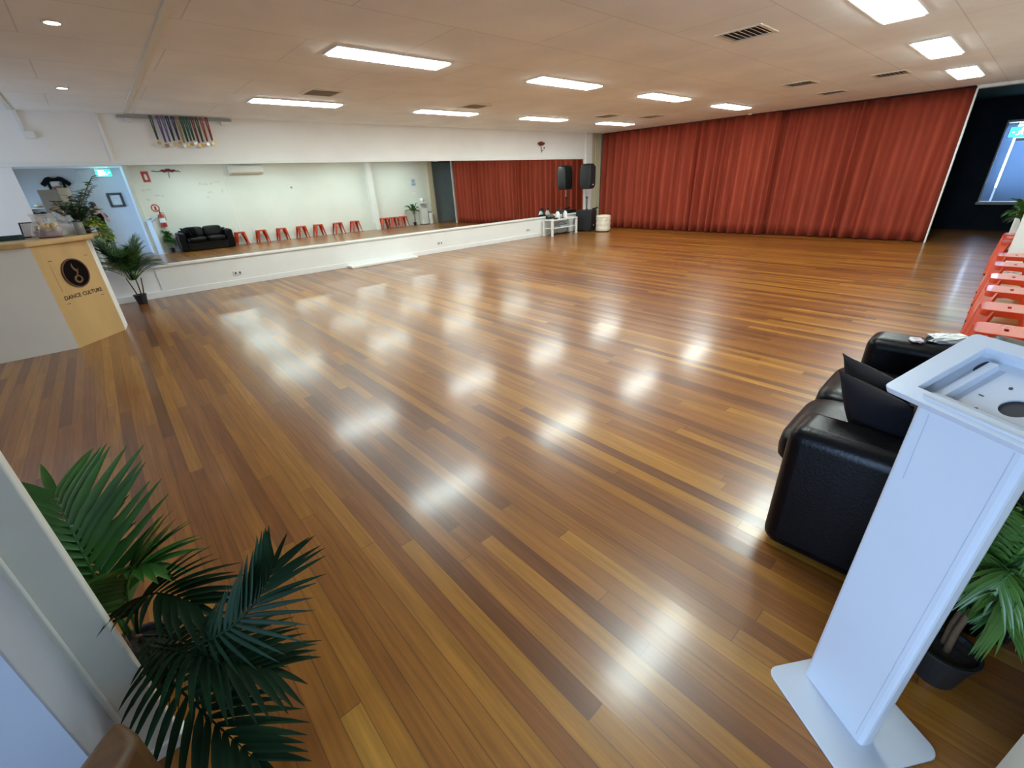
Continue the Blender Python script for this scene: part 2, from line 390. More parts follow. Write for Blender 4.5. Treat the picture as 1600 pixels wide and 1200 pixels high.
w2_ = struct('window_2', MB().box((-2.47, 7.9, .95), (-2.42, 7.95, 2.25)).box((-2.47, 9.15, .95), (-2.42, 9.2, 2.25)).box((-2.47, 7.95, .95), (-2.42, 9.15, 1.0)).box((-2.47, 7.95, 2.2), (-2.42, 9.15, 2.25)).box((-2.47, 8.53, 1.0), (-2.42, 8.57, 2.2)), 'white')
# right wall, turned by WANG
def wall_pt(x, off=0.0): return (x - off * math.sin(RZW), wy(x) + off * math.cos(RZW))
def wallbox(x0, x1, d0, d1, z0, z1, mb=None):
    mb = mb or MB(); P = [wall_pt(x0, d0), wall_pt(x1, d0), wall_pt(x1, d1), wall_pt(x0, d1)]
    return mb.prism(P, z0, z1)
struct('wall_right', wallbox(1.2, 12.30, -0.14, 0.0, 0, CEIL), 'wallgreen')
struct('baseboard_right', wallbox(1.25, 12.05, 0.0, 0.014, 0, 0.09), 'trimw')
struct('trim_1', wallbox(9.02, 9.22, 0.0, 0.32, 0, CEIL), 'trimw')              # boxed pipe on the right wall
struct('trim_2', wallbox(12.06, 12.30, 0.0, 0.10, 0, CEIL), 'beige')            # beige pier at its far end
struct('trim_3', wallbox(3.795, 3.83, 0.0, 0.012, 0, CEIL), 'trimw')            # cover strip
# walls behind the viewpoint, seen in the mirror
struct('wall_back', MB().box((-0.05, -1.56, 0), (1.2, -1.50, CEIL)), 'wallcool')
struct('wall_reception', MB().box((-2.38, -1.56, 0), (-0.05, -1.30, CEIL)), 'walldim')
struct('wall_entry', MB().box((1.08, -1.50, 0), (1.20, -0.42, CEIL)), 'wallcool')
struct('trim_4', MB().box((1.075, -0.42, 0), (1.20, -0.335, CEIL)), 'cream', bevel=0.006)           # cream post, right of the opening
# partition end with its cream post, left of the opening
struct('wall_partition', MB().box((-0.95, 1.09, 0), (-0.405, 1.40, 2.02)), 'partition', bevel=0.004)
struct('trim_5', MB().box((-0.405, 1.295, 0), (-0.312, 1.335, 2.05)).box((-0.412, 1.283, 0), (-0.392, 1.295, 2.05)).box((-0.405, 1.335, 0), (-0.36, 1.40, 2.05)).box((-0.56, 1.40, 0), (-0.36, 1.425, 2.05)), 'cream', bevel=0.005)
struct('baseboard_left', MB().box((-0.40, 1.285, 0), (-0.302, 1.345, 0.05)), 'trimw', bevel=0.004)
# stage room beyond the curtain
struct('wall_stage_side', MB().box((12.45, -0.75, 0), (15.35, -0.62, CEIL)), 'stagegrey')
struct('wall_stage_return', MB().box((12.30, -0.62, 0), (12.42, -0.205, CEIL)), 'stagegrey')
struct('wall_stage_wing', MB().box((12.62, 1.75, 0), (15.35, 1.85, CEIL)), 'dark')
struct('wall_stage_back', MB().box((15.2, -0.62, 0), (15.32, 0.02, CEIL)).box((15.2, 0.86, 0), (15.32, 1.75, CEIL)).box((15.2, 0.02, 0), (15.32, 0.86, 0.60)).box((15.2, 0.02, 2.20), (15.32, 0.86, CEIL)), 'dark')
struct('wall_far', MB().box((12.62, 1.85, 0), (12.72, YM, CEIL)), 'dark')
struct('ceiling_stage', MB().box((12.62, -0.62, CEIL - 0.05), (15.2, 1.75, CEIL - 0.002)), 'dark')
struct('trim_6', MB().box((12.45, -0.2, CEIL - 0.05), (12.62, 1.28, CEIL - 0.001)), 'trimw')
struct('trim_7', MB().box((12.42, 1.255, 0), (12.50, 1.28, CEIL - 0.05)), 'trimw')
w1 = struct('window_1', MB().box((15.16, -0.02, 0.58), (15.24, 0.02, 2.22)).box((15.16, 0.86, 0.58), (15.24, 0.885, 2.22)).box((15.16, 0.02, 2.18), (15.24, 0.86, 2.22)).box((15.10, -0.04, 0.55), (15.24, 0.90, 0.60)), 'stagegrey')
MB().box((15.185, 0.03, 0.62), (15.19, 0.665, 1.86)).build('window_blind', 'blind', w1)
MB().box((15.185, 0.70, 0.62), (15.19, 0.855, 2.16)).build('window_blind', 'blind', w1)
MB().box((15.22, 0.02, 0.60), (15.226, 0.86, 2.18)).build('window_pane', mat('window_glass', (0.9, 0.95, 1.0), 0.05, trans=1.0, noise=0.001), w1)
MB().lathe([(0.03, 0.0), (0.03, 0.62)], (15.15, 0.04, 1.84), 12, Matrix.Rotation(-PI / 2, 3, 'X')).build('window_blind_roll', 'white', w1)

# the mirror wall: ledge, skirting, trim above the mirror, end pier
led = struct('trim_8', MB().box((0.44, 9.455, 0.10), (11.55, YM, 0.485)), 'trimw')
struct('trim_9', MB().box((0.40, 9.425, 0.485), (11.58, YM, 0.517)), 'trimw', bevel=0.006)
struct('baseboard_front', MB().box((-2.38, 9.44, 0), (11.55, YM, 0.10)), 'trimw', bevel=0.004)
struct('wall_front_lower', MB().box((-2.38, 9.475, 0.10), (0.44, YM, 0.515)), 'wall')
struct('trim_10', MB().box((-0.80, 9.525, 2.012), (11.62, YM, 2.062)), 'trimw', bevel=0.004)
struct('trim_11', MB().box((11.62, 9.50, 0), (11.90, YM, CEIL)), 'trimw')
struct('trim_12', MB().box((0.44, 9.535, 2.062), (0.475, YM, CEIL)), 'trimw')                       # conduit down to the mirror
# ceiling cover strips
struct('trim_13', MB().box((0.765, -1.5, CEIL - 0.012), (0.815, 9.5, CEIL)), 'cream')
struct('trim_14', MB().box((-0.43, 1.5, CEIL - 0.012), (-0.38, 9.5, CEIL)), 'cream')
# the low white step against the ledge
struct('trim_15', MB().box((3.66, 9.19, 0), (5.25, 9.44, 0.045)), 'trimw', bevel=0.006)

# ---------------------------------------------------------------- wall mirror
mz = thing('wall_mirror', 'long frameless mirror along the white wall above the ledge', 'mirror', (0, 9.545, 0.517))
mz.rotation_euler = (-0.0100, 0, 0)
MB().box((-0.655, -0.006, 0), (11.62, 0.0, 1.495)).build('mirror_pane', 'mirror', mz)
MB().box((-0.655, 0.0, 0), (11.62, 0.004, 1.495)).build('backing', 'white', mz)

# ---------------------------------------------------------------- ceiling fittings
LX = (2.69, 5.29, 7.80, 10.35); LY = (1.25, 4.70, 7.55)
rown = {1.25: 'row on the sofa side', 4.70: 'middle row', 7.55: 'row along the mirror'}
coln = ('nearest the entrance', 'second from the entrance', 'third from the entrance', 'closest to the red curtain')
first = None
for iy, ly in enumerate(LY):
    for ix, lx in enumerate(LX):
        lab = 'long ceiling panel light, %s, %s' % (rown[ly], coln[ix])
        if first is None:
            t = first = thing('ceiling_light', lab, 'ceiling light', (lx, ly, CEIL), 0, 'fluorescent ceiling panels')
            MB().ring([(-.63, -.17), (.63, -.17), (.63, .17), (-.63, .17)], [(-.60, -.14), (.60, -.14), (.60, .14), (-.60, .14)], -0.014, -0.0005).build('frame', 'white', t)
            MB().box((-.60, -.14, -0.024), (.60, .14, -0.002)).build('diffuser', 'panel', t)
        else:
            t = copy_tree(first); t.location = (lx, ly, CEIL); t['label'] = lab
dl = None
for (x, y), lab in zip(((0.20, 5.01), (0.17, 7.63)), ('small round downlight farther from the mirror wall', 'small round downlight nearer the mirror wall')):
    if dl is None:
        dl = t = thing('downlight', lab, 'downlight', (x, y, CEIL), 0, 'warm round downlights')
        MB().ring(circ(0, 0, .060), circ(0, 0, .045), -0.008, 0).build('trim_ring', 'white', t)
        MB().prism(circ(0, 0, .046), -0.006, -0.001).build('lens', 'spot', t)
    else:
        t = copy_tree(dl); t.location = (x, y, CEIL); t['label'] = lab
vents = [(2.72, 6.70, 'grey ceiling vent above the second long light of the mirror row'), (5.33, 6.78, 'ceiling vent beside the second panel light near the mirror wall'), (5.10, 2.28, 'large louvred ceiling vent between the middle lights and sofa side'),
         (8.80, 2.98, 'ceiling vent set well out from the curtain on the sofa side'), (10.48, 2.98, 'ceiling vent close to the curtain on the sofa side'), (10.05, 6.35, 'ceiling vent close to the curtain near the mirror wall'), (9.30, 1.95, 'ceiling vent between the last two lights of the sofa row'), (8.87, 6.70, 'ceiling vent beside the third light of the mirror row')]
vents[0] = (2.72, 6.70, 'grey ceiling vent nearest the counter, beside the first mirror row light')
vt = None
for x, y, lab in vents:
    if vt is None:
        vt = t = thing('ceiling_vent', lab, 'ceiling vent', (x, y, CEIL), 0, 'louvred ceiling vents')
        MB().ring([(-.21, -.21), (.21, -.21), (.21, .21), (-.21, .21)], [(-.18, -.18), (.18, -.18), (.18, .18), (-.18, .18)], -0.012, -0.0005).build('frame', 'offwhite', t)
        MB().box((-.18, -.18, -0.002), (.18, .18, -0.0005)).build('backing', 'darkmetal', t)
        sl = MB()
        for k in range(7):
            a = -.15 + .05 * k; sl.box((-.18, a - .010, -0.011), (.18, a + .010, -0.008), Matrix.Rotation(0.5, 3, 'X'), (0, a, -0.0095))
        sl.build('slats', 'offwhite', t)
    else:
        t = copy_tree(vt); t.location = (x, y, CEIL); t['label'] = lab

# ---------------------------------------------------------------- curtains
def pleat_curtain(name, label, y0, y1, x0, m, z0=0.015, z1=CEIL - 0.013, pitch=0.225, amp=0.15, seed=1, grp=None):
    rnd = random.Random(seed); n = int((y1 - y0) / pitch); knots = [0.0]
    for k in range(n): knots.append(knots[-1] + pitch * rnd.uniform(0.65, 1.4))
    sc = (y1 - y0) / knots[-1]; knots = [k * sc for k in knots]; amps = [amp * rnd.uniform(0.55, 1.25) for _ in knots]; off = [rnd.uniform(-0.012, 0.012) for _ in knots]
    per = 10; cols = []
    for k in range(n):
        for j in range(per):
            s = j / per; yy = knots[k] + (knots[k + 1] - knots[k]) * s
            a = amps[k] * (1 - s) + amps[k + 1] * s
            cols.append((yy, -a * (0.5 - 0.5 * math.cos(2 * PI * s)), off[k] * (1 - s) + off[k + 1] * s))
    cols.append((knots[-1], 0, 0)); mb = MB(); nz = 10; nc = len(cols); vs = []; fs = []
    for r in range(nz + 1):
        t = r / nz; z = z1 + (z0 - z1) * t; g = 0.55 + 0.45 * min(1, t * 2.2) + 0.15 * t
        for yy, dx, o in cols: vs.append((x0 + dx * g + o * t * 1.2, y0 + yy + o * t, z))
    for r in range(nz):
        for c in range(nc - 1): fs.append((r * nc + c, r * nc + c + 1, (r + 1) * nc + c + 1, (r + 1) * nc + c))
    o = mb.add(vs, fs).build(name, m, smooth=True, solid=0.004)
    return tag(o, label, 'curtain', grp)
pleat_curtain('stage_curtain', 'red velvet stage curtain half running from the mirror corner to the seam', 4.44, 9.50, 12.42, 'velvet', seed=3, grp='red stage curtain halves')
pleat_curtain('stage_curtain', 'red velvet stage curtain half beside the dark opening', 1.283, 4.58, 12.60, 'velvet', seed=5, grp='red stage curtain halves')
o = MB()
pc = pleat_curtain('corner_curtain', 'narrow beige curtain in the corner beside the loudspeaker', 11.93, 12.40, 0.0, 'beigecloth', pitch=0.11, amp=0.045, seed=9)
pc.rotation_euler = (0, 0, PI / 2); pc.scale = (1, 1, 1)
# local (x=depth, y=run) -> world: run along X, depth along Y
pc.matrix_world = Matrix(((0, 1, 0, 0), (1, 0, 0, 9.53), (0, 0, 1, 0), (0, 0, 0, 1)))
tr = thing('curtain_track', 'thin ceiling track that carries the red stage curtain', 'curtain track', (12.43, 0, CEIL))
MB().box((-0.06, 1.30, -0.010), (0.20, 9.42, -0.0005)).build('rail', 'darkmetal', tr)
MB().box((-0.28, 5.02, -0.03), (-0.25, 5.10, -0.0005)).build('pulley', 'offwhite', tr)

# ---------------------------------------------------------------- fittings on the mirror wall
mr = thing('medal_rail', 'thin grey hanging rail under the ceiling above the mirror', 'rail', (0, YM, 2.66))
MB().box((0.69, -0.075, -0.012), (2.21, -0.045, 0.024)).build('rail_bar', 'stagegrey', mr)
for bx in (0.80, 2.05): MB().box((bx, -0.05, -0.07), (bx + 0.06, 0, 0.03)).build('bracket', 'white', mr)
cols = [((0.05, 0.07, 0.06), 'grey'), ((0.12, 0.08, 0.20), 'purple'), ((0.14, 0.13, 0.30), 'lilac'), ((0.01, 0.015, 0.07), 'navy'), ((0.02, 0.02, 0.09), 'dark blue'), ((0.30, 0.24, 0.10), 'gold'),
        ((0.015, 0.06, 0.03), 'dark green'), ((0.03, 0.10, 0.10), 'teal'), ((0.01, 0.09, 0.04), 'green'), ((0.18, 0.02, 0.04), 'maroon'), ((0.02, 0.07, 0.03), 'bottle green'), ((0.32, 0.05, 0.03), 'orange red'), ((0.22, 0.01, 0.02), 'crimson')]
medx = [1.10, 1.19, 1.25, 1.31, 1.38, 1.435, 1.49, 1.54, 1.585, 1.64, 1.70, 1.765, 1.84]
medm = [mat('medal_gold', (0.45, 0.30, 0.10), 0.35, 0.8, noise=0.2), mat('medal_silver', (0.45, 0.45, 0.42), 0.35, 0.8, noise=0.2), mat('medal_bronze', (0.30, 0.15, 0.07), 0.35, 0.8, noise=0.2)]
for k, x in enumerate(medx):
    c, cn = cols[k]
    t = thing('medal', 'sports medal hanging on a %s ribbon from the rail' % cn, 'medal', (x, YM - 0.06, 2.675), 0, 'medals on the hanging rail')
    rm = mat('ribbon_' + cn.replace(' ', '_'), c, 0.7, noise=0.1)
    L = 0.345 + 0.012 * ((k * 7) % 4)
    rb = MB()
    for s in (-1, 1):
        rb.add([(s * .014 - .008, -.018, .0), (s * .014 + .008, -.018, .0), (s * .004 + .009, -.024, -L + .03), (s * .004 - .009, -.024, -L + .03), (s * .014 - .008, -.020, .0), (s * .014 + .008, -.020, .0), (s * .004 + .009, -.026, -L + .03), (s * .004 - .009, -.026, -L + .03)],
               [(0, 1, 2, 3), (7, 6, 5, 4), (0, 4, 5, 1), (2, 6, 7, 3), (1, 5, 6, 2), (0, 3, 7, 4)])
    rb.box((-.022, -.022, -.004), (.022, .030, .014)).build('ribbon', rm, t)
    MB().lathe([(.0, -.003), (.024, -.003), (.026, 0), (.024, .003), (0, .003)], (0, -.025, -L - .012), 20, Matrix.Rotation(PI / 2, 3, 'X')).build('disc', medm[(k * 5) % 3], t, smooth=False)
# conduit with junction box, top left
t = thing('junction_box', 'small white junction box under a conduit, left above the mirror', 'junction box', (-0.37, YM, 2.36))
MB().box((-0.02, -0.05, 0), (0.10, 0, 0.09)).build('box', 'white', t, bevel=0.006)
MB().box((-0.025, -0.03, 0.09), (0.015, 0, CEIL - 2.36)).build('conduit', 'white', t)
def rose_hook(loc, rz, label, script=False):
    t = thing('wall_ornament', label, 'wall ornament', loc, rz, 'dark red wall ornaments')
    p = MB(); w = 0.30 if script else 0.16
    for k in range(9 if not script else 13):
        a = (k - (4 if not script else 6)) / (4.0 if not script else 6.0)
        p.puff((a * w * .55, -.03, .02 * math.cos(a * 5) + (.02 if k % 2 else 0)), (.09, .05, .06), 0.9, 10, 6)
    p.build('petals', 'darkred', t, smooth=True)
    MB().tube([(0, -.015, .0), (.01, -.012, -.09), (.03, -.012, -.21)], .010, 6).build('stem', 'darkmetal', t)
    if script:
        MB().tube([(-.32, -.01, -.05), (-.27, -.01, .0), (-.22, -.01, -.03), (-.15, -.01, .01)], .016, 6).build('scroll', 'darkmetal', t)
        MB().tube([(.17, -.01, .0), (.3, -.01, -.02), (.45, -.01, .01)], .012, 6).build('scroll', 'darkmetal', t)
    else:
        MB().puff((.13, -.008, -.10), (.035, .016, .05), .9, 10, 6).build('fallen_petal', 'darkmetal', t, smooth=True)
        MB().puff((.07, -.008, -.16), (.04, .016, .025), .9, 10, 6).build('fallen_petal', 'darkmetal', t, smooth=True)
    return t
rose_hook((9.72, YM, 2.40), 0, 'small dark red wall ornament on the white wall above the mirror')
rose_hook((2.25, wy(2.25), 2.52), PI + RZW, 'wide dark red wall ornament with scrolls above the black sofa', True)
def outlet(loc, rz, label, n=2):
    t = thing('power_outlet', label, 'power outlet', loc, rz, 'white power outlets on the ledge')
    MB().box((-.075, -.012, -.04), (.075, 0, .04)).build('plate', 'white', t, bevel=.004)
    for s in (-1, 1): MB().box((s * .035 - .013, -.016, -.018), (s * .035 + .013, -.012, .018)).build('socket', 'framedark', t)
    return t
outlet((1.61, 9.455, .22), 0, 'white power outlet on the ledge front nearest the potted palm')
outlet((6.05, 9.455, .22), 0, 'white power outlet on the ledge front past the low step')
outlet((9.05, 9.455, .22), 0, 'white power outlet on the ledge front beside the white table')

# ---------------------------------------------------------------- reception counter
ct = thing('reception_counter', 'white and plywood reception counter with a round black emblem', 'counter', (-0.628, 6.954, 0))
U = Vector((0.657, 0.754, 0)); NN = Vector((0.754, -0.657, 0)); CL = 0.68
E2 = U * CL
MB().box((-1.72, 0, 0), (0, 0.03, 1.13)).build('front_panel', 'wall', ct)
MB().prism([(0, 0), (E2.x, E2.y), (E2.x - NN.x * .02, E2.y - NN.y * .02), (-NN.x * .02 + .0, -NN.y * .02)], 0, 1.13).build('plywood_panel', 'ply', ct)
MB().prism([(E2.x, E2.y), (E2.x + .035, E2.y + .30), (E2.x + .0, E2.y + .31), (E2.x - .03, E2.y + .02)], 0, 1.13).build('side_panel', 'wall', ct)
top = [(-1.72, -.06), (-.02, -.06), (.50, .45), (.605, .93), (.55, 1.02), (-1.72, 1.02)]
MB().prism(top, 1.13, 1.185).build('counter_top', 'ply', ct, bevel=.012, seg=3)
TP = frame_T((0, 0, 0), U, (0, 0, 1), NN)
em = MB().ring(circ(.362, .795, .162, 40), circ(.362, .795, .148, 40), 0.0005, .016, TP).build('emblem_rim', 'logorim', ct)
MB().prism(circ(.362, .795, .149, 40), 0.0005, .011, TP).build('emblem_plaque', 'logo', ct)
gl = MB().ring(circ(.362, .725, .052, 24, .046), circ(.366, .727, .030, 24, .026), .011, .0135, TP)
def strip(pts, w, z0, z1, T, mb):
    n = len(pts); L = []; Rr = []
    for i in range(n):
        a = Vector(pts[max(i - 1, 0)]); b = Vector(pts[min(i + 1, n - 1)]); d = (b - a).normalized(); nn = Vector((-d.y, d.x)); p = Vector(pts[i]); ww = w[i] / 2
        L.append(tuple(p + nn * ww)); Rr.append(tuple(p - nn * ww))
    return mb.prism(L + Rr[::-1], z0, z1, T)
strip([(.362, .770), (.385, .800), (.372, .826), (.352, .848), (.345, .880), (.352, .905)], [.010, .02, .026, .022, .016, .004], .011, .0135, TP, gl)
strip([(.372, .815), (.395, .822), (.405, .838)], [.006, .012, .003], .011, .0135, TP, gl)
gl.build('emblem_figure', 'logogold', ct)
lettering('lettering', 'DANCE', .060, TP @ Matrix.Translation((.312, .553, .001)), 'ink', ct, .0006, 'RIGHT')
lettering('lettering', 'CULTURE', .060, TP @ Matrix.Translation((.334, .553, .001)), 'ink', ct, .0006, 'LEFT')
for (a, b, sx, sy) in ((.115, .962, 1, 1), (.612, .962, -1, 1), (.102, .490, 1, -1), (.602, .490, -1, -1)):
    fm = MB().box((min(a, a + sx * .045), b - .003, .0003), (max(a, a + sx * .045), b + .003, .0010))
    fm.v = [tuple(TP @ Vector(v)) for v in fm.v]; fm.build('corner_mark', 'ink', ct)
fm = MB().box((.115, .62, .0003), (.118, .93, .0008)); fm.v = [tuple(TP @ Vector(v)) for v in fm.v]; fm.build('edge_line', 'ink', ct)

# things on the counter
def vlab(name, label, cat, loc, **k): return thing(name, label, cat, loc, **k)
t = thing('gift_hamper', 'cellophane-wrapped plum gift hamper on the counter top', 'gift hamper', (-0.46, 7.46, 1.185))
MB().lathe([(.0, 0), (.10, 0), (.13, .07), (.125, .075), (.09, .02), (0, .02)], (0, 0, 0), 24).build('basket', 'purple', t, smooth=True)
g = MB()
for k in range(9):
    a = k * 2.4; g.puff((.07 * math.cos(a) * (k > 0), .07 * math.sin(a) * (k > 0), .085 + .02 * (k % 3)), (.08, .06, .06), .7, 10, 6, Matrix.Rotation(a, 3, 'Z'))
g.build('goods', 'gold', t, smooth=True)
rn = random.Random(4); wv = []
wr = MB().grid(lambda u, v: Vector(((.15 + .02 * math.sin(9 * u * 2 * PI) * (.3 + v) - .11 * v ** 1.5 + .05 * max(0, v - .8) * 5) * math.cos(2 * PI * u), (.15 + .02 * math.cos(7 * u * 2 * PI) * (.3 + v) - .11 * v ** 1.5 + .05 * max(0, v - .8) * 5) * math.sin(2 * PI * u), .012 + .24 * v)), 60, 12)
wr.build('wrap', 'cellophane', t, smooth=True, solid=.001)
t = thing('gift_bag', 'crumpled clear bag standing behind the hamper on the counter', 'bag', (-0.32, 7.70, 1.185))
MB().grid(lambda u, v: Vector(((.12 + .018 * math.sin(11 * u * 2 * PI) * v - .05 * v * v) * math.cos(2 * PI * u), (.09 + .018 * math.cos(8 * u * 2 * PI) * v - .03 * v * v) * math.sin(2 * PI * u), .001 + .21 * v + .012 * math.sin(13 * u * PI * 2) * v)), 66, 10).build('wrap', 'cellophane', t, smooth=True, solid=.001)
MB().puff((0, 0, .065), (.14, .10, .12), .6, 16, 10).build('contents', 'paper', t, smooth=True)
t = thing('glass_jar', 'grey glass jar at the plywood end of the counter', 'jar', (-0.20, 7.56, 1.185))
MB().lathe([(0, 0), (.048, 0), (.052, .01), (.052, .12), (.040, .14), (.034, .14), (.044, .115), (.046, .012), (0, .012)], (0, 0, 0), 20).build('body', 'jarglass', t, smooth=True)
MB().lathe([(0, .14), (.042, .14), (.042, .16), (0, .16)], (0, 0, 0), 20).build('lid', 'darkmetal', t)
t = thing('counter_sign', 'small black-framed sign standing on the counter behind the hamper', 'sign', (-0.62, 7.74, 1.185), -0.3)
MB().ring([(-.09, 0), (.09, 0), (.09, .17), (-.09, .17)], [(-.078, .012), (.078, .012), (.078, .158), (-.078, .158)], 0, .012, frame_T((0, 0, 0), (1, 0, 0), (0, .25, .97), (0, -.97, .25))).build('frame', 'black', t)
MB().box((-.078, .008, .012), (.078, .010, .158), Matrix.Rotation(-.25, 3, 'X')).build('card', 'paper', t)
t = thing('tray', 'dark green tray on the counter left of the gift hamper', 'tray', (-0.86, 7.55, 1.185))
MB().prism(rrect(-.17, -.10, .17, .10, .03), 0, .012).ring(rrect(-.18, -.11, .18, .11, .035), rrect(-.17, -.10, .17, .10, .03), 0, .045).build('tray_body', mat('dark_teal_plastic', (.02, .05, .06), .4, noise=.1), t)
# eucalyptus arrangement
t = thing('eucalyptus_arrangement', 'tall eucalyptus arrangement in a dark vase on the counter end', 'plant', (-0.19, 7.87, 1.185))
MB().lathe([(0, 0), (.055, 0), (.075, .06), (.06, .13), (.05, .15), (.042, .14), (.05, .06), (0, .012)], (0, 0, 0), 20).build('vase', 'pot', t, smooth=True)
rn = random.Random(11)
stems = [((.30, .0, .62), 9, 'euc'), ((.16, -.05, .47), 9, 'euc'), ((.02, .02, .42), 9, 'euc'), ((-.10, -.02, .37), 8, 'euc'), ((-.02, -.10, .30), 8, 'palm'), ((.16, -.08, .28), 8, 'palm'), ((-.20, .0, .29), 7, 'dry'), ((-.14, .08, .36), 7, 'dry'), ((.10, .10, .33), 8, 'euc'), ((.22, .08, .25), 7, 'euc'), ((-.24, -.04, .16), 7, 'palm')]
for tip, n, m in stems:
    tip = Vector(tip); lm = MB(); pts = []
    for k in range(7):
        s = k / 6; pts.append(Vector((tip.x * s ** 1.3, tip.y * s, .10 + (tip.z - .10) * s)))
    for k in range(n * 2):
        s = .25 + .75 * k / (n * 2 - 1); p = Vector((tip.x * s ** 1.3, tip.y * s, .10 + (tip.z - .10) * s)); a = rn.uniform(0, 2 * PI)
        d = Vector((math.cos(a), math.sin(a), .35)); lm.leaf(p, d, (0, 0, 1), .095 if m == 'euc' else .11, .085 if m == 'euc' else .055, .15, 4, .08, (.35, .95, 1, .8, .2))
    st = lm.build('spray', m, t, smooth=True)
    MB().tube(pts, .004, 5).build('stem', 'bark', st)
# pothos trailing over the end of the counter
t = thing('trailing_pothos', 'lime green pothos trailing over the plywood end of the counter', 'plant', (-0.155, 7.70, 1.185))
MB().lathe([(0, 0), (.05, 0), (.065, .07), (.058, .07), (.05, .055), (0, .055)], (0, 0, 0), 18).build('pot', 'pot', t, smooth=True)
rn = random.Random(21)
for k in range(6):
    a = -1.0 + k * .35; pts = []; L = rn.uniform(.18, .36)
    for q in range(8):
        s = q / 7; pts.append(Vector((math.cos(a) * (.04 + .17 * min(1, s * 1.6)), math.sin(a) * (.04 + .17 * min(1, s * 1.6)), .07 + .10 * math.sin(PI * min(1, s * 1.5)) * (1 - s) - L * max(0, s - .35))))
    lm = MB()
    for q in range(1, 8):
        for z in range(2):
            b = rn.uniform(0, 2 * PI); lm.leaf(pts[q], (math.cos(b) + .5 * math.cos(a), math.sin(b) + .5 * math.sin(a), .1), (0, 0, 1), .075, .055, .45, 4, .1, (.2, 1, .95, .55, .05))
    v = lm.build('vine', 'pothos', t, smooth=True); MB().tube(pts, .003, 5).build('stem', 'pothos', v)

# ---------------------------------------------------------------- palms
def frond_mesh(P0, P1, P2, n=16, L=.2, w=.022, droop=.25, start=.22, spread=.9, lift=.25, seed=0, face=None):
    rn = random.Random(seed); P0, P1, P2 = Vector(P0), Vector(P1), Vector(P2); bz = lambda t: P0 * (1 - t) ** 2 + P1 * 2 * t * (1 - t) + P2 * t * t
    mb = MB(); mb.tube([bz(k / 10) for k in range(11)], [.006 * (1 - .75 * k / 10) for k in range(11)], 6)
    for k in range(n):
        t = start + (1 - start) * k / (n - 1); p = bz(t); tg = (bz(min(1, t + .02)) - bz(max(0, t - .02))).normalized()
        sd = tg.cross(Vector(face or (0, 0, 1))); sd = sd.normalized() if sd.length > .05 else Vector((1, 0, 0)); up = sd.cross(tg)
        ln = L * (0.55 + .75 * math.sin(PI * (.15 + .72 * (k / (n - 1))))) / 1.2
        for s in (-1, 1):
            sp = spread * (1 - .45 * (k / (n - 1))); d = (sd * s * sp + tg * (1.05 - .35 * sp) + up * lift + Vector((rn.uniform(-.06, .06), rn.uniform(-.06, .06), rn.uniform(-.05, .05))))
            mb.leaf(p, d, up, ln * rn.uniform(.9, 1.08), w, droop, 5, .22, (.45, 1, 1, .8, .5, .06))
    mb.leaf(P2, (P2 - P1), (0, 0, 1), L * .6, w, droop, 5, .2, (.45, 1, 1, .8, .5, .06))
    return mb
def palm(name, label, loc, fronds, trunks, pot_r, pot_h, rz=0, stems=True):
    t = thing(name, label, 'potted palm', loc, rz)
    MB().lathe([(0, 0), (pot_r * .72, 0), (pot_r, pot_h * .93), (pot_r * 1.08, pot_h * .93), (pot_r * 1.08, pot_h), (pot_r * .96, pot_h), (pot_r * .9, pot_h * .86), (0, pot_h * .86)], (0, 0, 0), 26).build('pot', 'pot', t, smooth=False)
    MB().prism(circ(0, 0, pot_r * .89, 22), pot_h * .84, pot_h * .88).build('soil', 'soil', t)
    for a, b in trunks: MB().tube([a, Vector(a).lerp(Vector(b), .5) + Vector((.004, .004, 0)), b], [.0095, .009, .008], 8).build('trunk', 'bark', t, smooth=True)
    for k, f in enumerate(fronds):
        m = f.pop('m', 'palm'); frond_mesh(seed=k + int(abs(loc[0]) * 100), **f).build('frond', m, t, smooth=True)
    return t
# palm by the ledge
rn = random.Random(5); fr = []
for k in range(32):
    a = 2 * PI * k / 32 * 2.618; el = .10 + .90 * ((k * 5) % 32) / 32; R_ = .37 * (1.25 - .62 * el); top_ = .50 + .50 * el
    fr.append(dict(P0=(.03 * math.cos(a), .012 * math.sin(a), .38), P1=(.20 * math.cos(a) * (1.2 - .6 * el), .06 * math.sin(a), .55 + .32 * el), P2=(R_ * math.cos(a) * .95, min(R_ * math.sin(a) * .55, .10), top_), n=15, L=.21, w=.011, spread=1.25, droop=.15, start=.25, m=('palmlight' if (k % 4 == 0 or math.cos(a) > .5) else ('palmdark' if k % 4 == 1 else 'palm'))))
palm('potted_palm', 'full potted palm on two thin stems beside the counter and ledge', (.12, 9.17, 0), fr, [((-.02, 0, .10), (-.08, 0, .42)), ((.02, 0, .10), (.03, 0, .42)), ((.045, 0, .10), (.10, 0, .40))], .085, .15)
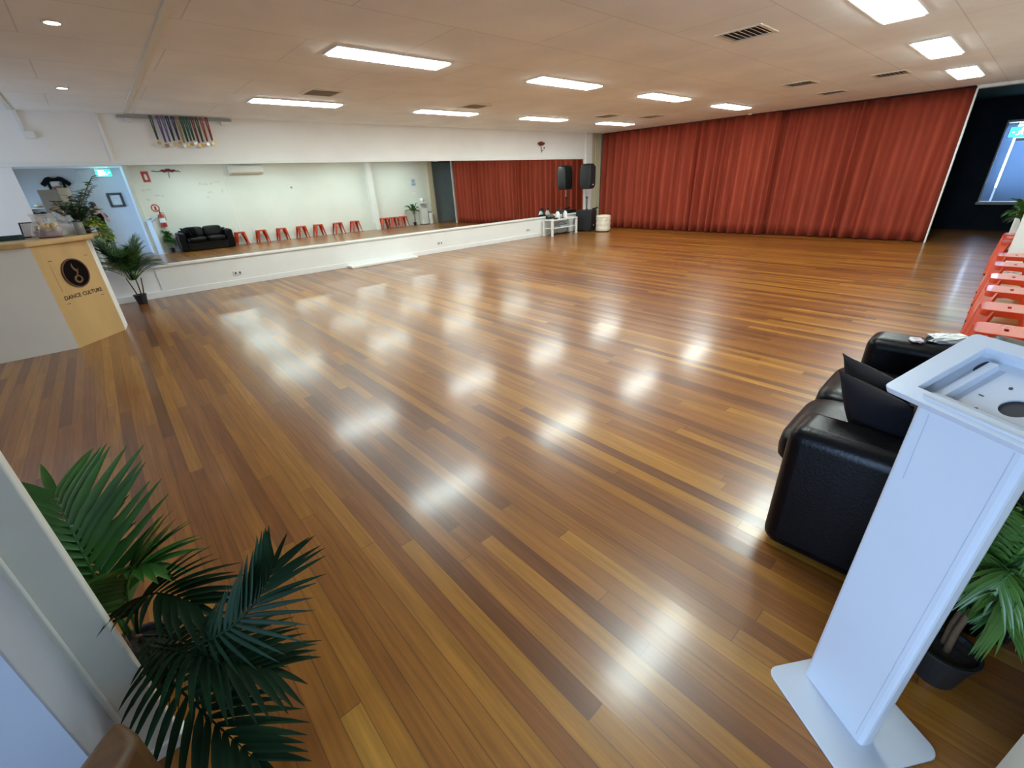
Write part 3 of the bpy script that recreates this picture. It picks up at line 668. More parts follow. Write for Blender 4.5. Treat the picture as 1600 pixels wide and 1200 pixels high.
# palm behind the cream post (very near)
def rel(q): return (q[0] + .36, q[1] - 1.60, q[2])
fr = []
for P0, P1, P2, k in (((-.36, 1.58, .26), (-.33, 1.50, .64), (-.36, 1.72, .74), dict(n=15, L=.29, w=.025, droop=.08, start=.22, spread=1.0, lift=.05, m='palm', face=(.3, -1.5, .8))),
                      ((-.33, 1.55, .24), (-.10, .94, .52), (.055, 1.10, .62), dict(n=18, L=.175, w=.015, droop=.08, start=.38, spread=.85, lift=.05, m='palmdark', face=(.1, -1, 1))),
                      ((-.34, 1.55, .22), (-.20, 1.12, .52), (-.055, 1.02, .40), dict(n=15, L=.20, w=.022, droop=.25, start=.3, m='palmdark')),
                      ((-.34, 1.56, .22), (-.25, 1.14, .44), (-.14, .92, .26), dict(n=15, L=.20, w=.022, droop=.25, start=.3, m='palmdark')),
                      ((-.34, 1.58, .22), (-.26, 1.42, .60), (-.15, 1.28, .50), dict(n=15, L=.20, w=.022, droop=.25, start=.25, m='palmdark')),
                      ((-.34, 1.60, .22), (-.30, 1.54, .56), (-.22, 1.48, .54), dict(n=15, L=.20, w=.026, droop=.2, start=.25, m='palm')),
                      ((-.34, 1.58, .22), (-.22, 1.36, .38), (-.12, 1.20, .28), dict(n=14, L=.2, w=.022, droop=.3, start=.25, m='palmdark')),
                      ((-.36, 1.62, .22), (-.36, 1.66, .56), (-.32, 1.74, .60), dict(n=14, L=.18, w=.024, droop=.2, start=.25, m='palm'))):
    fr.append(dict(P0=rel(P0), P1=rel(P1), P2=rel(P2), **k))
palm('potted_palm', 'large potted palm with arching fronds behind the cream post', (-.36, 1.60, 0), fr, [((-.03, 0, .14), (-.01, -.02, .26)), ((.03, 0, .14), (.02, -.04, .26))], .10, .16)
# palm between kiosk and sofa
rn = random.Random(15); fr = []
for k in range(16):
    a = 2 * PI * k / 16 * 2.618 + .3; el = ((k * 7) % 16) / 16
    fr.append(dict(P0=(.02 * math.cos(a), .02 * math.sin(a), .30), P1=(.07 * math.cos(a), .07 * math.sin(a), .50 + .25 * el), P2=(.11 * math.cos(a), max(-.06, .20 * math.sin(a)), .26 + .46 * el), n=20, L=.14, w=.0115, droop=.35, start=.3, m=('palmlight' if k % 3 == 0 else 'palm')))
palm('potted_palm', 'short potted palm wedged between the white kiosk and black sofa', (1.59, -.23, 0), fr, [((-.01, 0, .10), (-.01, 0, .32)), ((.02, .01, .10), (.02, .01, .32))], .075, .14)
# palm beside the water cooler
fr = []
for k in range(11):
    a = 2 * PI * k / 11 * 2.618 + .8; el = ((k * 4) % 11) / 11
    fr.append(dict(P0=(.01 * math.cos(a), .01 * math.sin(a), .48), P1=(.12 * math.cos(a), .08 * math.sin(a), .72 + .16 * el), P2=(min(.18, .34 * math.cos(a)), max(-.06, .20 * math.sin(a)), .60 + .36 * el), n=11, L=.15, w=.028, droop=.3, start=.35, m='palm'))
palm('potted_palm', 'slender potted palm standing beside the white water cooler', (10.96, wy(11.0) + .25, 0), fr, [((0, 0, .10), (0, 0, .50)), ((.02, .01, .1), (.05, .01, .5))], .075, .14)

# ---------------------------------------------------------------- stools
st = None
def make_stool(label):
    t = thing('metal_stool', label, 'stool', (0, 0, 0), 0, 'orange red stools along the right wall')
    hs = .152
    s = MB(); n = 24; out = rrect(-hs, -hs, hs, hs, .045, 5); inn = [(.045 * x / max(abs(x), abs(y) * 2.2, 1e-6), .0205 * y / max(abs(x) / 2.2, abs(y), 1e-6) * 1.0) for x, y in out]
    inn = [(max(-.036, min(.036, x * .24)), max(-.011, min(.011, y * .075))) for x, y in out]
    s.ring(out, inn, .446, .452)
    o2 = rrect(-hs - .006, -hs - .006, hs + .006, hs + .006, .05, 5); s.ring(o2, out, .405, .450)
    s.build('seat', 'stool', t, bevel=.003)
    for sx in (-1, 1):
        for sy in (-1, 1):
            a = Vector((sx * .122, sy * .122, .44)); b = Vector((sx * .195, sy * .195, .012)); l = MB()
            l.bar(a, b, .125, .006, up=(sx, sy, 0), w1=.040, d1=.006)
            dirn = Vector((sx, sy, 0)).normalized(); sd = Vector((-sy, sx, 0)).normalized()
            for q in (-1, 1):
                l.bar(a + sd * q * .060 - dirn * .012, b + sd * q * .0195 - dirn * .008, .006, .026, up=dirn, w1=.005, d1=.018)
            lg = l.build('leg', 'stool', t)
            MB().bar((b.x, b.y, .02), (b.x, b.y, 0.0), .03, .03).build('foot', 'rubber', lg)
    MB().bar((-.155, -.155, .25), (.155, .155, .25), .018, .004).bar((-.155, .155, .246), (.155, -.155, .246), .018, .004).build('brace', 'stool', t)
    return t
SX = (3.72, 4.44, 5.16, 5.90, 6.56, 7.36, 8.10, 9.45, 9.90, 10.36)
ords = ('tucked beside the far arm of the sofa', 'second from the sofa', 'third from the sofa', 'fourth from the sofa', 'fifth from the sofa', 'sixth from the sofa', 'last before the boxed wall pipe', 'first past the boxed wall pipe', 'second past the boxed wall pipe', 'nearest the water cooler palm')
for k, x in enumerate(SX):
    lab = 'orange red metal stool against the right wall, ' + ords[k]
    if st is None: st = t = make_stool(lab)
    else: t = copy_tree(st); t['label'] = lab
    t.location = (x, wy(x) + .255, 0); t.rotation_euler = (0, 0, RZW + random.uniform(-.02, .02))

# ---------------------------------------------------------------- sofa
sf = thing('leather_sofa', 'black leather two-seat sofa against the right wall behind the kiosk', 'sofa', (1.80, wy(2.6) + .045, 0), RZW)
D = .80; LW = 1.63                       # depth and width; local x along the wall, y out from it
MB().box((.04, .05, .012), (LW - .04, D - .05, .30)).build('base', 'leather', sf, bevel=.02)
MB().box((.10, .0, .10), (LW - .10, .16, .66)).build('back_frame', 'leather', sf, bevel=.05, seg=4)
for x0 in (0, LW - .24):
    MB().box((x0, .0, .012), (x0 + .24, D - .02, .610)).build('arm', 'leather', sf, bevel=.06, seg=5)
for k in range(2):
    x0 = .24 + k * (LW - .48) / 2; w = (LW - .48) / 2
    MB().puff((x0 + w / 2, .50, .355), (w - .004, .74, .20), .28, 36, 14, None, .5).build('seat_cushion', 'leather', sf, smooth=True)
    MB().puff((x0 + w / 2, .225, .575), (w + .01, .24, .36), .34, 36, 14, Matrix.Rotation(.16, 3, 'X'), .45).build('back_cushion', 'leather', sf, smooth=True)
for x in (.08, LW - .08):
    for y in (.08, D - .10): MB().lathe([(0, 0), (.025, 0), (.03, .03), (0, .03)], (x, y, 0), 12).build('foot', 'black', sf)
cx, cy = 1.80, wy(2.6) + .045
def pillow(label, loc, rx, rz):
    o = MB()
    n = 16
    def side(s): return lambda u, v: Vector(((u - .5) * .34 * (1 - .10 * math.sin(PI * v)), s * .075 * (max(0, math.sin(PI * u) * math.sin(PI * v))) ** .55, (v - .5) * .34 * (1 - .10 * math.sin(PI * u))))
    o.grid(side(1), n, n); o.grid(side(-1), n, n)
    p = o.build('throw_cushion', 'cushion', smooth=True); tag(p, label, 'cushion', 'dark cushions on the sofa')
    bm = bmesh.new(); bm.from_mesh(p.data); bmesh.ops.remove_doubles(bm, verts=bm.verts, dist=1e-5); bmesh.ops.recalc_face_normals(bm, faces=bm.faces); bm.to_mesh(p.data); bm.free()
    p.location = loc; p.rotation_euler = (rx, 0, rz)
    return p
pillow('black square cushion propped on the near sofa seat, in front and nearer the kiosk', (2.10, .17, .605), -.45, .95)
pillow('black square cushion on the near sofa seat, half hidden behind the other cushion', (2.27, .21, .615), -.42, .88)
# odds and ends on the far arm
def crumple(name, label, cat, loc, size, m, seed, rz=0):
    rn = random.Random(seed); mb = MB(); mb.puff((0, 0, size[2] / 2), size, .7, 14, 8)
    mb.v = [(x + rn.uniform(-.1, .1) * size[0], y + rn.uniform(-.1, .1) * size[1], max(0.0, z + rn.uniform(-.12, .12) * size[2])) for x, y, z in mb.v]
    o = mb.build(name, m); tag(o, label, cat); o.location = loc; o.rotation_euler = (0, 0, rz); return o
crumple('paper_tissue', 'crumpled white tissue on the far arm of the sofa', 'tissue', (3.33, .10, .611), (.19, .08, .05), 'paper', 3, -.9)
crumple('snack_wrapper', 'small pale pink wrapper on the far arm of the sofa', 'wrapper', (3.26, .22, .611), (.09, .06, .014), mat('pale_pink_wrap', (.55, .46, .50), .4, noise=.2), 5, .3)
crumple('pouch', 'small black pouch between tissue and wrapper on the sofa arm', 'pouch', (3.295, .163, .611), (.06, .05, .03), 'black', 8)

# ---------------------------------------------------------------- tablet kiosk
kk = thing('tablet_kiosk', 'white freestanding tablet kiosk with an empty sloped head', 'kiosk', (1.21, .15, 0))
e1 = Vector((-.541, -.841, 0)); hn = Vector((.841, -.541, 0)); zz = Vector((0, 0, 1))
TK = frame_T((0, 0, 0), e1, hn, zz)            # local x along the front edge, y to the back
MB().prism(rrect(0, 0, .315, .315, .035), 0, .008, TK).build('base_plate', 'kiosk', kk, bevel=.0025)
cl = MB(); x0, x1 = .036, .252
def colprism(z0, z1, xa0, xb0, xa1, xb1, ya, yb):
    r = .012
    a = rrect(xa0, ya, xb0, yb, r, 3); b = rrect(xa1, ya, xb1, yb, r, 3); n = len(a)
    vs = [TK @ Vector((x, y, z0)) for x, y in a] + [TK @ Vector((x, y, z1)) for x, y in b]
    cl.add(vs, [tuple(range(n - 1, -1, -1)), tuple(range(n, 2 * n))] + [(i, (i + 1) % n, n + (i + 1) % n, n + i) for i in range(n)])
colprism(.008, 1.062, .036, .252, .050, .266, .112, .156)
cl.build('column', 'kiosk', kk)
sm = MB()
for xa, xb, za, zb in ((.084, .083, .85, 1.03), (.229, .244, .03, 1.03)):
    sm.add([TK @ Vector((x + dx, y, z)) for (x, z) in ((xa, za), (xb, zb)) for dx, y in ((-.0008, .1125), (.0008, .1125), (.0008, .1112), (-.0008, .1112))], [(0, 1, 5, 4), (1, 2, 6, 5), (2, 3, 7, 6), (3, 0, 4, 7), (0, 3, 2, 1), (4, 5, 6, 7)])
sm.build('seam', 'kioskin', kk)
tl = math.radians(28.7)
e2 = hn * math.cos(tl) + zz * math.sin(tl); e3 = e1.cross(e2)
if e3.z < 0: e3 = -e3
hd = Vector((1.31, .118, 1.05)) - Vector((1.21, .15, 0))
TH = frame_T(hd, e1, e2, e3)
HW, HD = .348, .240
MB().ring(rrect(0, 0, HW, HD, .012, 4), rrect(.052, .036, HW - .052, HD - .033, .002, 4), -.018, 0, TH).build('head_bezel', 'kiosk', kk, bevel=.0015)
tray = MB(); TT = TH
def ray_rect(cx, cy, w, lo, hi):
    dx, dy = math.cos(w), math.sin(w)
    t = min(((hi[0] - cx) / dx if dx > 1e-9 else (lo[0] - cx) / dx if dx < -1e-9 else 9), ((hi[1] - cy) / dy if dy > 1e-9 else (lo[1] - cy) / dy if dy < -1e-9 else 9))
    return (cx + dx * t, cy + dy * t)
HC = (.188, .107); lo_, hi_ = (.030, .030), (HW - .030, HD - .026)
ang = sorted([2 * PI * i / 40 for i in range(40)] + [math.atan2(y - HC[1], x - HC[0]) % (2 * PI) for x in (lo_[0], hi_[0]) for y in (lo_[1], hi_[1])])
tray.ring([ray_rect(HC[0], HC[1], w, lo_, hi_) for w in ang], [(HC[0] + .026 * math.cos(w), HC[1] + .026 * math.sin(w)) for w in ang], -.040, -.036, TT)
tray.ring(rrect(.030, .030, HW - .030, HD - .026, .008, 4), rrect(.034, .034, HW - .034, HD - .030, .006, 4), -.040, -.018, TT)
tr_ = tray.build('head_tray', 'kiosk', kk)
MB().prism(circ(.188, .107, .0265), -.058, -.041, TT).build('cable_hole', 'hole', kk)
MB().box((.072, .044, -.036), (.090, .190, -.022)).build('bracket_rail', 'kiosk', kk).matrix_local = TT
MB().box((.0935, .044, -.0362), (.105, .188, -.0352)).build('bracket_slot', 'kioskin', kk).matrix_local = TT
MB().prism(circ(.0605, .182, .0065, 16, .020), -.0358, -.0350, TT).build('cable_slot', 'hole', kk)
sc = MB()
for a, b in ((.144, .150), (.145, .068), (.228, .064), (.228, .150)): sc.prism(circ(a, b, .0035, 10), -.036, -.0345, TT)
for a, b, w, hh in ((.124, .106, .010, .003), (.183, .049, .016, .0012)): sc.prism([(a - w / 2, b - hh / 2), (a + w / 2, b - hh / 2), (a + w / 2, b + hh / 2), (a - w / 2, b + hh / 2)], -.036, -.0352, TT)
sc.build('screws', 'darkmetal', kk)
sh = MB().prism([(.075, .075), (.27, .075), (.27, .165), (.075, .165)], -.075, -.060, TT); sh.build('neck', 'kiosk', kk)

# wooden wedge on the floor beside the partition
t = MB().prism([(-.325, 1.05), (-.405, .965), (-.355, .865), (-.285, .965)], 0, .50).build('timber_block', 'brownwood', bevel=.022, seg=3)
tag(t, 'brown timber block standing on the floor beside the blue-grey partition', 'timber block')

# ---------------------------------------------------------------- far corner: table, speakers, pouf
tb = thing('side_table', 'white low table with a shelf in front of the ledge', 'table', (9.60, 9.02, 0))
MB().box((0, 0, .42), (1.10, .38, .455)).build('table_top', 'whitetable', tb, bevel=.004)
MB().box((.04, .03, .20), (1.06, .35, .222)).build('shelf', 'whitetable', tb)
for x in (0, 1.045):
    for y in (0, .325): MB().box((x, y, 0), (x + .055, y + .055, .42)).build('leg', 'whitetable', tb)
def cleaner_bottle(loc, label):
    t = thing('spray_bottle', label, 'bottle', loc, .4, 'white bottles on the table')
    MB().lathe([(0, 0), (.07, 0), (.075, .02), (.07, .12), (.04, .18), (.022, .20), (.022, .215), (0, .215)], (0, 0, 0), 18).build('body', 'white', t, smooth=True)
    MB().lathe([(0, .20), (.026, .20), (.026, .24), (0, .24)], (0, 0, 0), 14).bar((-.02, 0, .25), (.07, 0, .26), .03, .03).build('cap', 'black', t)
cleaner_bottle((10.02, 9.20, .455), 'white bottle with a black cap on the table, nearer the entrance')
cleaner_bottle((10.32, 9.18, .455), 'white bottle with a black cap on the table, nearer the subwoofer')
t = thing('tabletop_stand', 'small dark green tabletop stand between the two white bottles', 'stand', (10.17, 9.14, .455))
MB().lathe([(0, 0), (.06, 0), (.06, .012), (.012, .02), (.010, .16), (0, .16)], (0, 0, 0), 16).build('pole', mat('dark_green_metal', (.01, .04, .025), .4, noise=.1), t)
MB().puff((0, 0, .20), (.09, .07, .10), .8, 14, 8).build('holder', 'black', t, smooth=True)
t = thing('mixer', 'black audio mixer lying on the table against the mirror', 'mixer', (9.72, 9.28, .455))
MB().add([(0, 0, 0), (.30, 0, 0), (.30, .12, 0), (0, .12, 0), (0, 0, .05), (.30, 0, .05), (.30, .12, .12), (0, .12, .12)], [(0, 3, 2, 1), (4, 5, 6, 7), (0, 1, 5, 4), (1, 2, 6, 5), (2, 3, 7, 6), (3, 0, 4, 7)]).build('case', 'black', t, bevel=.006)
for i in range(6):
    for j in range(2): MB().lathe([(0, 0), (.012, 0), (.010, .018), (0, .018)], (.03 + .048 * i, .035 + .05 * j, .068 + .029 * j), 10).build('knob', 'chrome', t)
t = thing('bowl', 'shallow grey bowl on the near end of the white table', 'bowl', (9.82, 9.10, .455))
MB().lathe([(0, 0), (.05, 0), (.10, .035), (.096, .037), (.045, .008), (0, .008)], (0, 0, 0), 20).build('bowl_body', 'darkmetal', t, smooth=True)
t = thing('electronic_box', 'grey electronic box on the shelf of the white table', 'electronic box', (10.05, 9.10, .222))
MB().box((0, 0, 0), (.36, .2, .05)).build('case', 'stagegrey', t, bevel=.006)
MB().tube([(.1, .22, .02), (.2, .27, .1), (.35, .26, .12), (.5, .25, .03), (.7, .27, .01)], .006, 6).build('cable', 'black', t)
t = thing('cable_tangle', 'tangle of black cables on the floor under the white table', 'cables', (9.75, 9.15, 0))
rn = random.Random(3); cb = MB()
for k in range(4):
    pts = [(rn.uniform(.05, .95), rn.uniform(.05, .22), .008 + rn.uniform(0, .05) * (q % 2)) for q in range(7)]; pts.sort(); cb.tube(pts, .007, 6)
cb.build('cables', 'black', t, smooth=True)
sb = thing('subwoofer', 'black subwoofer cabinet on the floor next to the white table', 'subwoofer', (11.24, 9.12, 0), .30)
MB().box((-.24, -.23, .03), (.24, .25, .60)).build('cabinet', 'black', sb, bevel=.012)
MB().box((-.225, -.245, .05), (.225, -.228, .585)).build('grille', 'grille', sb, bevel=.006)
MB().lathe([(0, 0), (.026, 0), (.026, .006), (0, .006)], (-.02, -.245, .17), 18, Matrix.Rotation(PI / 2, 3, 'X')).build('badge', 'white', sb)
for x in (-.19, .19):
    for y in (-.18, .20): MB().lathe([(0, 0), (.025, 0), (.03, .032), (0, .032)], (x, y, 0), 10).build('foot', 'rubber', sb)
sp = thing('speaker_pole', 'grey pole on the subwoofer carrying the loudspeaker', 'speaker pole', (11.24, 9.12, .60), .30)
MB().lathe([(0, 0), (.05, 0), (.05, .02), (.02, .03), (.018, .35), (0, .35)], (0, 0, 0), 14).build('lower_tube', 'darkmetal', sp, smooth=False)
MB().lathe([(0, .35), (.013, .35), (.013, .62), (0, .62)], (0, 0, 0), 12).build('upper_tube', 'chrome', sp)
MB().lathe([(0, .33), (.03, .33), (.03, .38), (0, .38)], (0, 0, 0), 12).bar((0, 0, .355), (.06, 0, .355), .012).build('collar', 'black', sp)
lp = thing('loudspeaker', 'black loudspeaker on the pole in the far mirror corner', 'loudspeaker', (11.24, 9.12, 1.19), .30)
prof = [(-.155, .15), (-.17, -.08), (-.13, -.19), (.13, -.19), (.17, -.08), (.155, .15), (.08, .20), (-.08, .20)]
prof = [(-.21, -.17), (.21, -.17), (.215, -.02), (.13, .19), (-.13, .19), (-.215, -.02)]
n = len(prof); vs = []; 
for z, s in ((.0, .80), (.05, .95), (.16, 1.0), (.52, 1.0), (.64, .90), (.68, .72)): vs += [(x * s, y * s, z) for x, y in prof]
fs = [tuple(range(n - 1, -1, -1)), tuple(range(5 * n, 6 * n))] + [(k * n + i, k * n + (i + 1) % n, (k + 1) * n + (i + 1) % n, (k + 1) * n + i) for k in range(5) for i in range(n)]
MB().add(vs, fs).build('cabinet', 'black', lp, bevel=.02, seg=3)
MB().prism(rrect(-.18, .07, .18, .62, .06), .168, .182, frame_T((0, 0, 0), (1, 0, 0), (0, 0, 1), (0, -1, 0))).build('grille', 'grille', lp)
MB().lathe([(0, 0), (.03, 0), (.03, .03), (0, .03)], (0, 0, -.0), 12).build('pole_cup', 'darkmetal', lp)
MB().box((-.03, -.188, .10), (.03, -.182, .13)).build('badge', 'white', lp)
t = thing('cable_clamp', 'black cable clamp sticking out beside the subwoofer top', 'clamp', (11.38, 8.98, .60), .3)
MB().bar((0, 0, .02), (.20, -.06, .05), .05, .04).lathe([(0, 0), (.03, 0), (.03, .05), (0, .05)], (0, 0, 0), 10).build('arm', 'black', t)
pf = thing('tufted_pouf', 'cream tufted round pouf in front of the curtain corner', 'pouf', (11.30, 8.52, 0))
def pfn(u, v):
    a = 2 * PI * u; z = .03 + .40 * v
    bump = .014 * abs(math.sin(a * 6 + (PI / 2 if int(v * 3.999) % 2 else 0))) * abs(math.sin(v * 3 * PI)) ** .5
    r = .205 + bump; return Vector((r * math.cos(a), r * math.sin(a), z))
b = MB().grid(pfn, 72, 18); b.build('padded_side', 'offwhite', pf, smooth=True)
MB().lathe([(0, .03), (.205, .03), (.212, .025), (.205, .0), (0, .0)], (0, 0, 0), 36).build('base_band', 'brownwood', pf)
tpz = MB().lathe([(0, .40), (.21, .40), (.218, .43), (.205, .455), (.12, .468), (0, .462)], (0, 0, 0), 40); tpz.build('lid', 'offwhite', pf, smooth=True)

# ---------------------------------------------------------------- along the right wall (seen in the mirror)
def onwall(x, z, off=0.0): 
    a, b = wall_pt(x, off); return (a, b, z)
t = thing('air_conditioner', 'white split air conditioner high on the right wall', 'air conditioner', onwall(4.55, 2.35, .006), RZW)
pr = [(0, 0), (.10, 0), (.19, .06), (.205, .16), (.19, .28), (.0, .30)]
MB().prism(pr, -.56, .56, frame_T((0, 0, 0), (0, 1, 0), (0, 0, 1), (1, 0, 0))).build('body', 'white', t, bevel=.012, seg=3)
MB().add([(-.50, .112, -.002), (.50, .112, -.002), (.50, .187, .048), (-.50, .187, .048), (-.50, .118, -.006), (.50, .118, -.006), (.50, .193, .044), (-.50, .193, .044)], [(0, 1, 2, 3), (7, 6, 5, 4), (0, 4, 5, 1), (1, 5, 6, 2), (2, 6, 7, 3), (3, 7, 4, 0)]).build('louvre', 'beige', t)
t = thing('fire_extinguisher', 'red fire extinguisher hung on the right wall behind the kiosk', 'fire extinguisher', onwall(1.62, .83, .095), RZW)
MB().lathe([(0, 0), (.075, 0), (.08, .01), (.08, .33), (.06, .38), (.028, .40), (.028, .42), (0, .42)], (0, 0, 0), 22).build('cylinder', 'red', t, smooth=True)
MB().lathe([(.0805, .13), (.081, .13), (.081, .27), (.0805, .27)], (0, 0, 0), 22).build('label_band', 'paper', t)
MB().lathe([(0, .42), (.022, .42), (.022, .46), (0, .46)], (0, 0, 0), 10).bar((0, 0, .455), (.0, .10, .48), .02, .012).bar((0, 0, .47), (.0, .09, .52), .02, .010).build('valve_handle', 'black', t)
MB().tube([(0, .02, .44), (.07, .05, .43), (.10, .05, .34), (.095, .04, .18)], .009, 8).build('hose', 'black', t)
MB().box((-.03, -.095, .30), (.03, -.076, .40)).build('wall_bracket', 'darkmetal', t)
t = thing('fire_sign', 'round red and white fire extinguisher sign on the right wall', 'sign', onwall(1.55, 1.42), RZW)
TS = frame_T((0, 0, 0), (-1, 0, 0), (0, 0, 1), (0, 1, 0))
MB().prism(circ(0, 0, .125, 30), 0, .004, TS).build('disc', 'paper', t)
MB().ring(circ(0, 0, .118, 30), circ(0, 0, .085, 30), .004, .006, TS).prism([(-.03, -.07), (.03, -.07), (.03, .03), (.012, .06), (-.012, .06), (-.03, .03)], .004, .006, TS).build('symbol', 'red', t)
t = thing('fire_sign', 'rectangular red sign with a white extinguisher symbol high on the right wall', 'sign', onwall(1.60, 2.36), RZW)
MB().prism([(-.10, -.16), (.10, -.16), (.10, .16), (-.10, .16)], 0, .004, TS).build('plate', 'red', t)
MB().prism([(-.035, -.09), (.035, -.09), (.035, .04), (.015, .08), (-.015, .08), (-.035, .04)], .004, .006, TS).build('symbol', 'paper', t)
for x, z, w, h, m, lab in ((11.30, 1.82, .23, .30, 'bluepaper', 'pale blue printed notice pinned on the wall above the water cooler'), (11.27, 1.45, .22, .28, 'paper', 'plain white notice pinned under the pale blue notice')):
    t = thing('wall_notice', lab, 'notice', onwall(x, z), RZW); MB().prism([(-w / 2, -h / 2), (w / 2, -h / 2), (w / 2, h / 2), (-w / 2, h / 2)], 0, .003, TS).build('sheet', m, t)
    if m == 'bluepaper': MB().prism(circ(0, .06, .05, 16), .003, .004, TS).prism([(-.09, -.10), (.09, -.10), (.09, -.04), (-.09, -.04)], .003, .004, TS).build('print', 'bluegrey', t)
    else: MB().prism([(-.09, .07), (.09, .07), (.09, .09), (-.09, .09)], .003, .004, TS).prism([(-.09, -.02), (.07, -.02), (.07, 0), (-.09, 0)], .003, .004, TS).build('print', 'scuff', t)
wc = thing('water_cooler', 'white floor-standing water cooler by the beige pier', 'water cooler', onwall(11.50, 0, .20), RZW)
MB().box((-.155, -.16, .02), (.155, .16, .72)).box((-.155, -.16, .72), (.155, .02, .92)).box((-.155, -.16, .90), (.155, .16, .97)).build('body', 'white', wc, bevel=.012)
MB().box((-.12, .02, .722), (.12, .15, .735)).build('drip_tray', 'stagegrey', wc)
for s in (-.05, .05): MB().lathe([(0, .82), (.012, .82), (.015, .88), (0, .88)], (s, .06, 0), 10).build('tap', 'bluegrey', wc)
MB().box((-.15, -.155, 0), (.15, .155, .02)).build('plinth', 'black', wc)
MB().lathe([(0, .97), (.05, .97), (.10, 1.02), (.10, 1.12), (.06, 1.16), (0, 1.16)], (0, 0, 0), 20).build('bottle', 'white', wc, smooth=True)
bn = thing('waste_bin', 'white waste bin with a dark lid opening by the beige pier', 'bin', onwall(11.86, 0, .20), RZW)
MB().lathe([(0, 0), (.13, 0), (.155, .42), (0, .42)], (0, 0, 0), 24).build('body', 'white', bn, smooth=False)
MB().lathe([(.12, .42), (.16, .42), (.155, .47), (.10, .50), (0, .50)], (0, 0, 0), 24).build('lid', 'white', bn, smooth=False)
MB().puff((0, 0, .50), (.20, .13, .05), .8, 14, 8).build('liner', 'pot', bn, smooth=True)
# faint scuffs on the wall above the sofa
sc = MB(); rn = random.Random(12)
marks = MB()
for (x, z, w, h) in ((3.02, 1.86, .06, .10), (3.18, 1.84, .16, .08), (3.36, 1.86, .07, .10), (3.52, 1.90, .20, .05), (3.25, 1.58, .16, .07), (3.63, 1.60, .05, .17), (3.14, 1.42, .06, .10), (1.42, 1.72, .10, .07), (1.55, 1.74, .12, .06), (1.72, 1.56, .14, .07), (1.86, 1.54, .07, .08), (1.44, 1.44, .10, .08)):
    for k in range(4):
        a = rn.uniform(-.4, .4); marks_w = w / 4
        xx = x - w / 2 + (k + .5) * marks_w; P = [wall_pt(xx - marks_w * .35, .0005), wall_pt(xx + marks_w * .35, .0005), wall_pt(xx + marks_w * .35, .0015), wall_pt(xx - marks_w * .35, .0015)]
        marks.prism(P, z + .24 - h / 2 * rn.uniform(.3, 1), z + .24 + h / 2 * rn.uniform(.3, 1))
o = marks.build('wall_scuffs', 'scuff'); o['kind'] = 'stuff'; tag(o, 'faint grey marks scattered on the white wall above the sofa', 'marks')
# wall hook dot
t = thing('wall_sensor', 'tiny grey sensor on the right wall past the air conditioner', 'sensor', onwall(5.98, 1.85), RZW)
MB().lathe([(0, 0), (.04, 0), (.035, .015), (0, .015)], (0, 0, 0), 14, Matrix.Rotation(-PI / 2, 3, 'X')).build('cap', 'stagegrey', t)

# ---------------------------------------------------------------- behind the viewpoint (mirror only)
def exit_sign(loc, rz, label, hang=.0):
    t = thing('exit_sign', label, 'exit sign', loc, rz, 'lit green exit signs')
    MB().box((-.20, -.03, -.105), (.20, .03, .105)).build('housing', 'white', t, bevel=.006)
    MB().box((-.185, .030, -.09), (.185, .033, .09)).build('sign_face', 'exitgreen', t)
    TF = frame_T((0, .033, 0), (-1, 0, 0), (0, 0, 1), (0, 1, 0)); w = MB()
    w.prism([(.05, -.075), (.13, -.075), (.13, .075), (.05, .075)], 0, .002, TF)                       # the doorway
    w.prism(circ(-.005, .052, .016, 12), 0, .002, TF)
    for pts, ww in (([(-.015, .03), (-.025, -.015)], [.026, .022]), ([(-.02, .025), (.02, .012), (.035, .03)], [.012, .01, .009]), ([(-.02, .025), (-.05, .01), (-.045, -.015)], [.012, .01, .009]), ([(-.025, -.012), (.01, -.03), (.005, -.072)], [.016, .014, .012]), ([(-.025, -.012), (-.045, -.045), (-.085, -.05)], [.016, .014, .012])):
        strip(pts, ww, 0, .002, TF, w)
    strip([(-.15, 0), (-.115, 0)], [.014, .014], 0, .002, TF, w)
    w.build('running_figure', 'exitwhite', t)
    return t
exit_sign((.62, -1.465, 2.555), 0, 'lit green exit sign reflected at the left of the mirror')
exit_sign((15.12, .60, 1.98), PI / 2, 'lit exit sign over the window in the dark room beyond the curtain')
t = thing('picture_frame', 'dark grey framed certificate on the pale entry wall', 'picture', (.67, -1.50, 1.74))
MB().ring([(-.20, -.22), (.20, -.22), (.20, .22), (-.20, .22)], [(-.13, -.15), (.13, -.15), (.13, .15), (-.13, .15)], 0, .025, TS).build('frame', 'framedark', t, bevel=.003)
MB().prism([(-.13, -.15), (.13, -.15), (.13, .15), (-.13, .15)], .001, .008, TS).build('print', 'paper', t)
MB().prism([(-.07, .04), (.07, .04), (.07, .055), (-.07, .055)], .008, .0085, TS).prism([(-.09, -.02), (.09, -.02), (.09, -.01), (-.09, -.01)], .008, .0085, TS).build('print_lines', 'scuff', t)
t = thing('light_switch', 'white light switch below the framed certificate', 'light switch', (.90, -1.50, 1.40))
MB().prism([(-.04, -.06), (.04, -.06), (.04, .06), (-.04, .06)], 0, .01, TS).build('plate', 'white', t, bevel=.003)
MB().prism([(-.012, -.02), (.012, -.02), (.012, .02), (-.012, .02)], .01, .014, TS).build('rocker', 'paper', t)
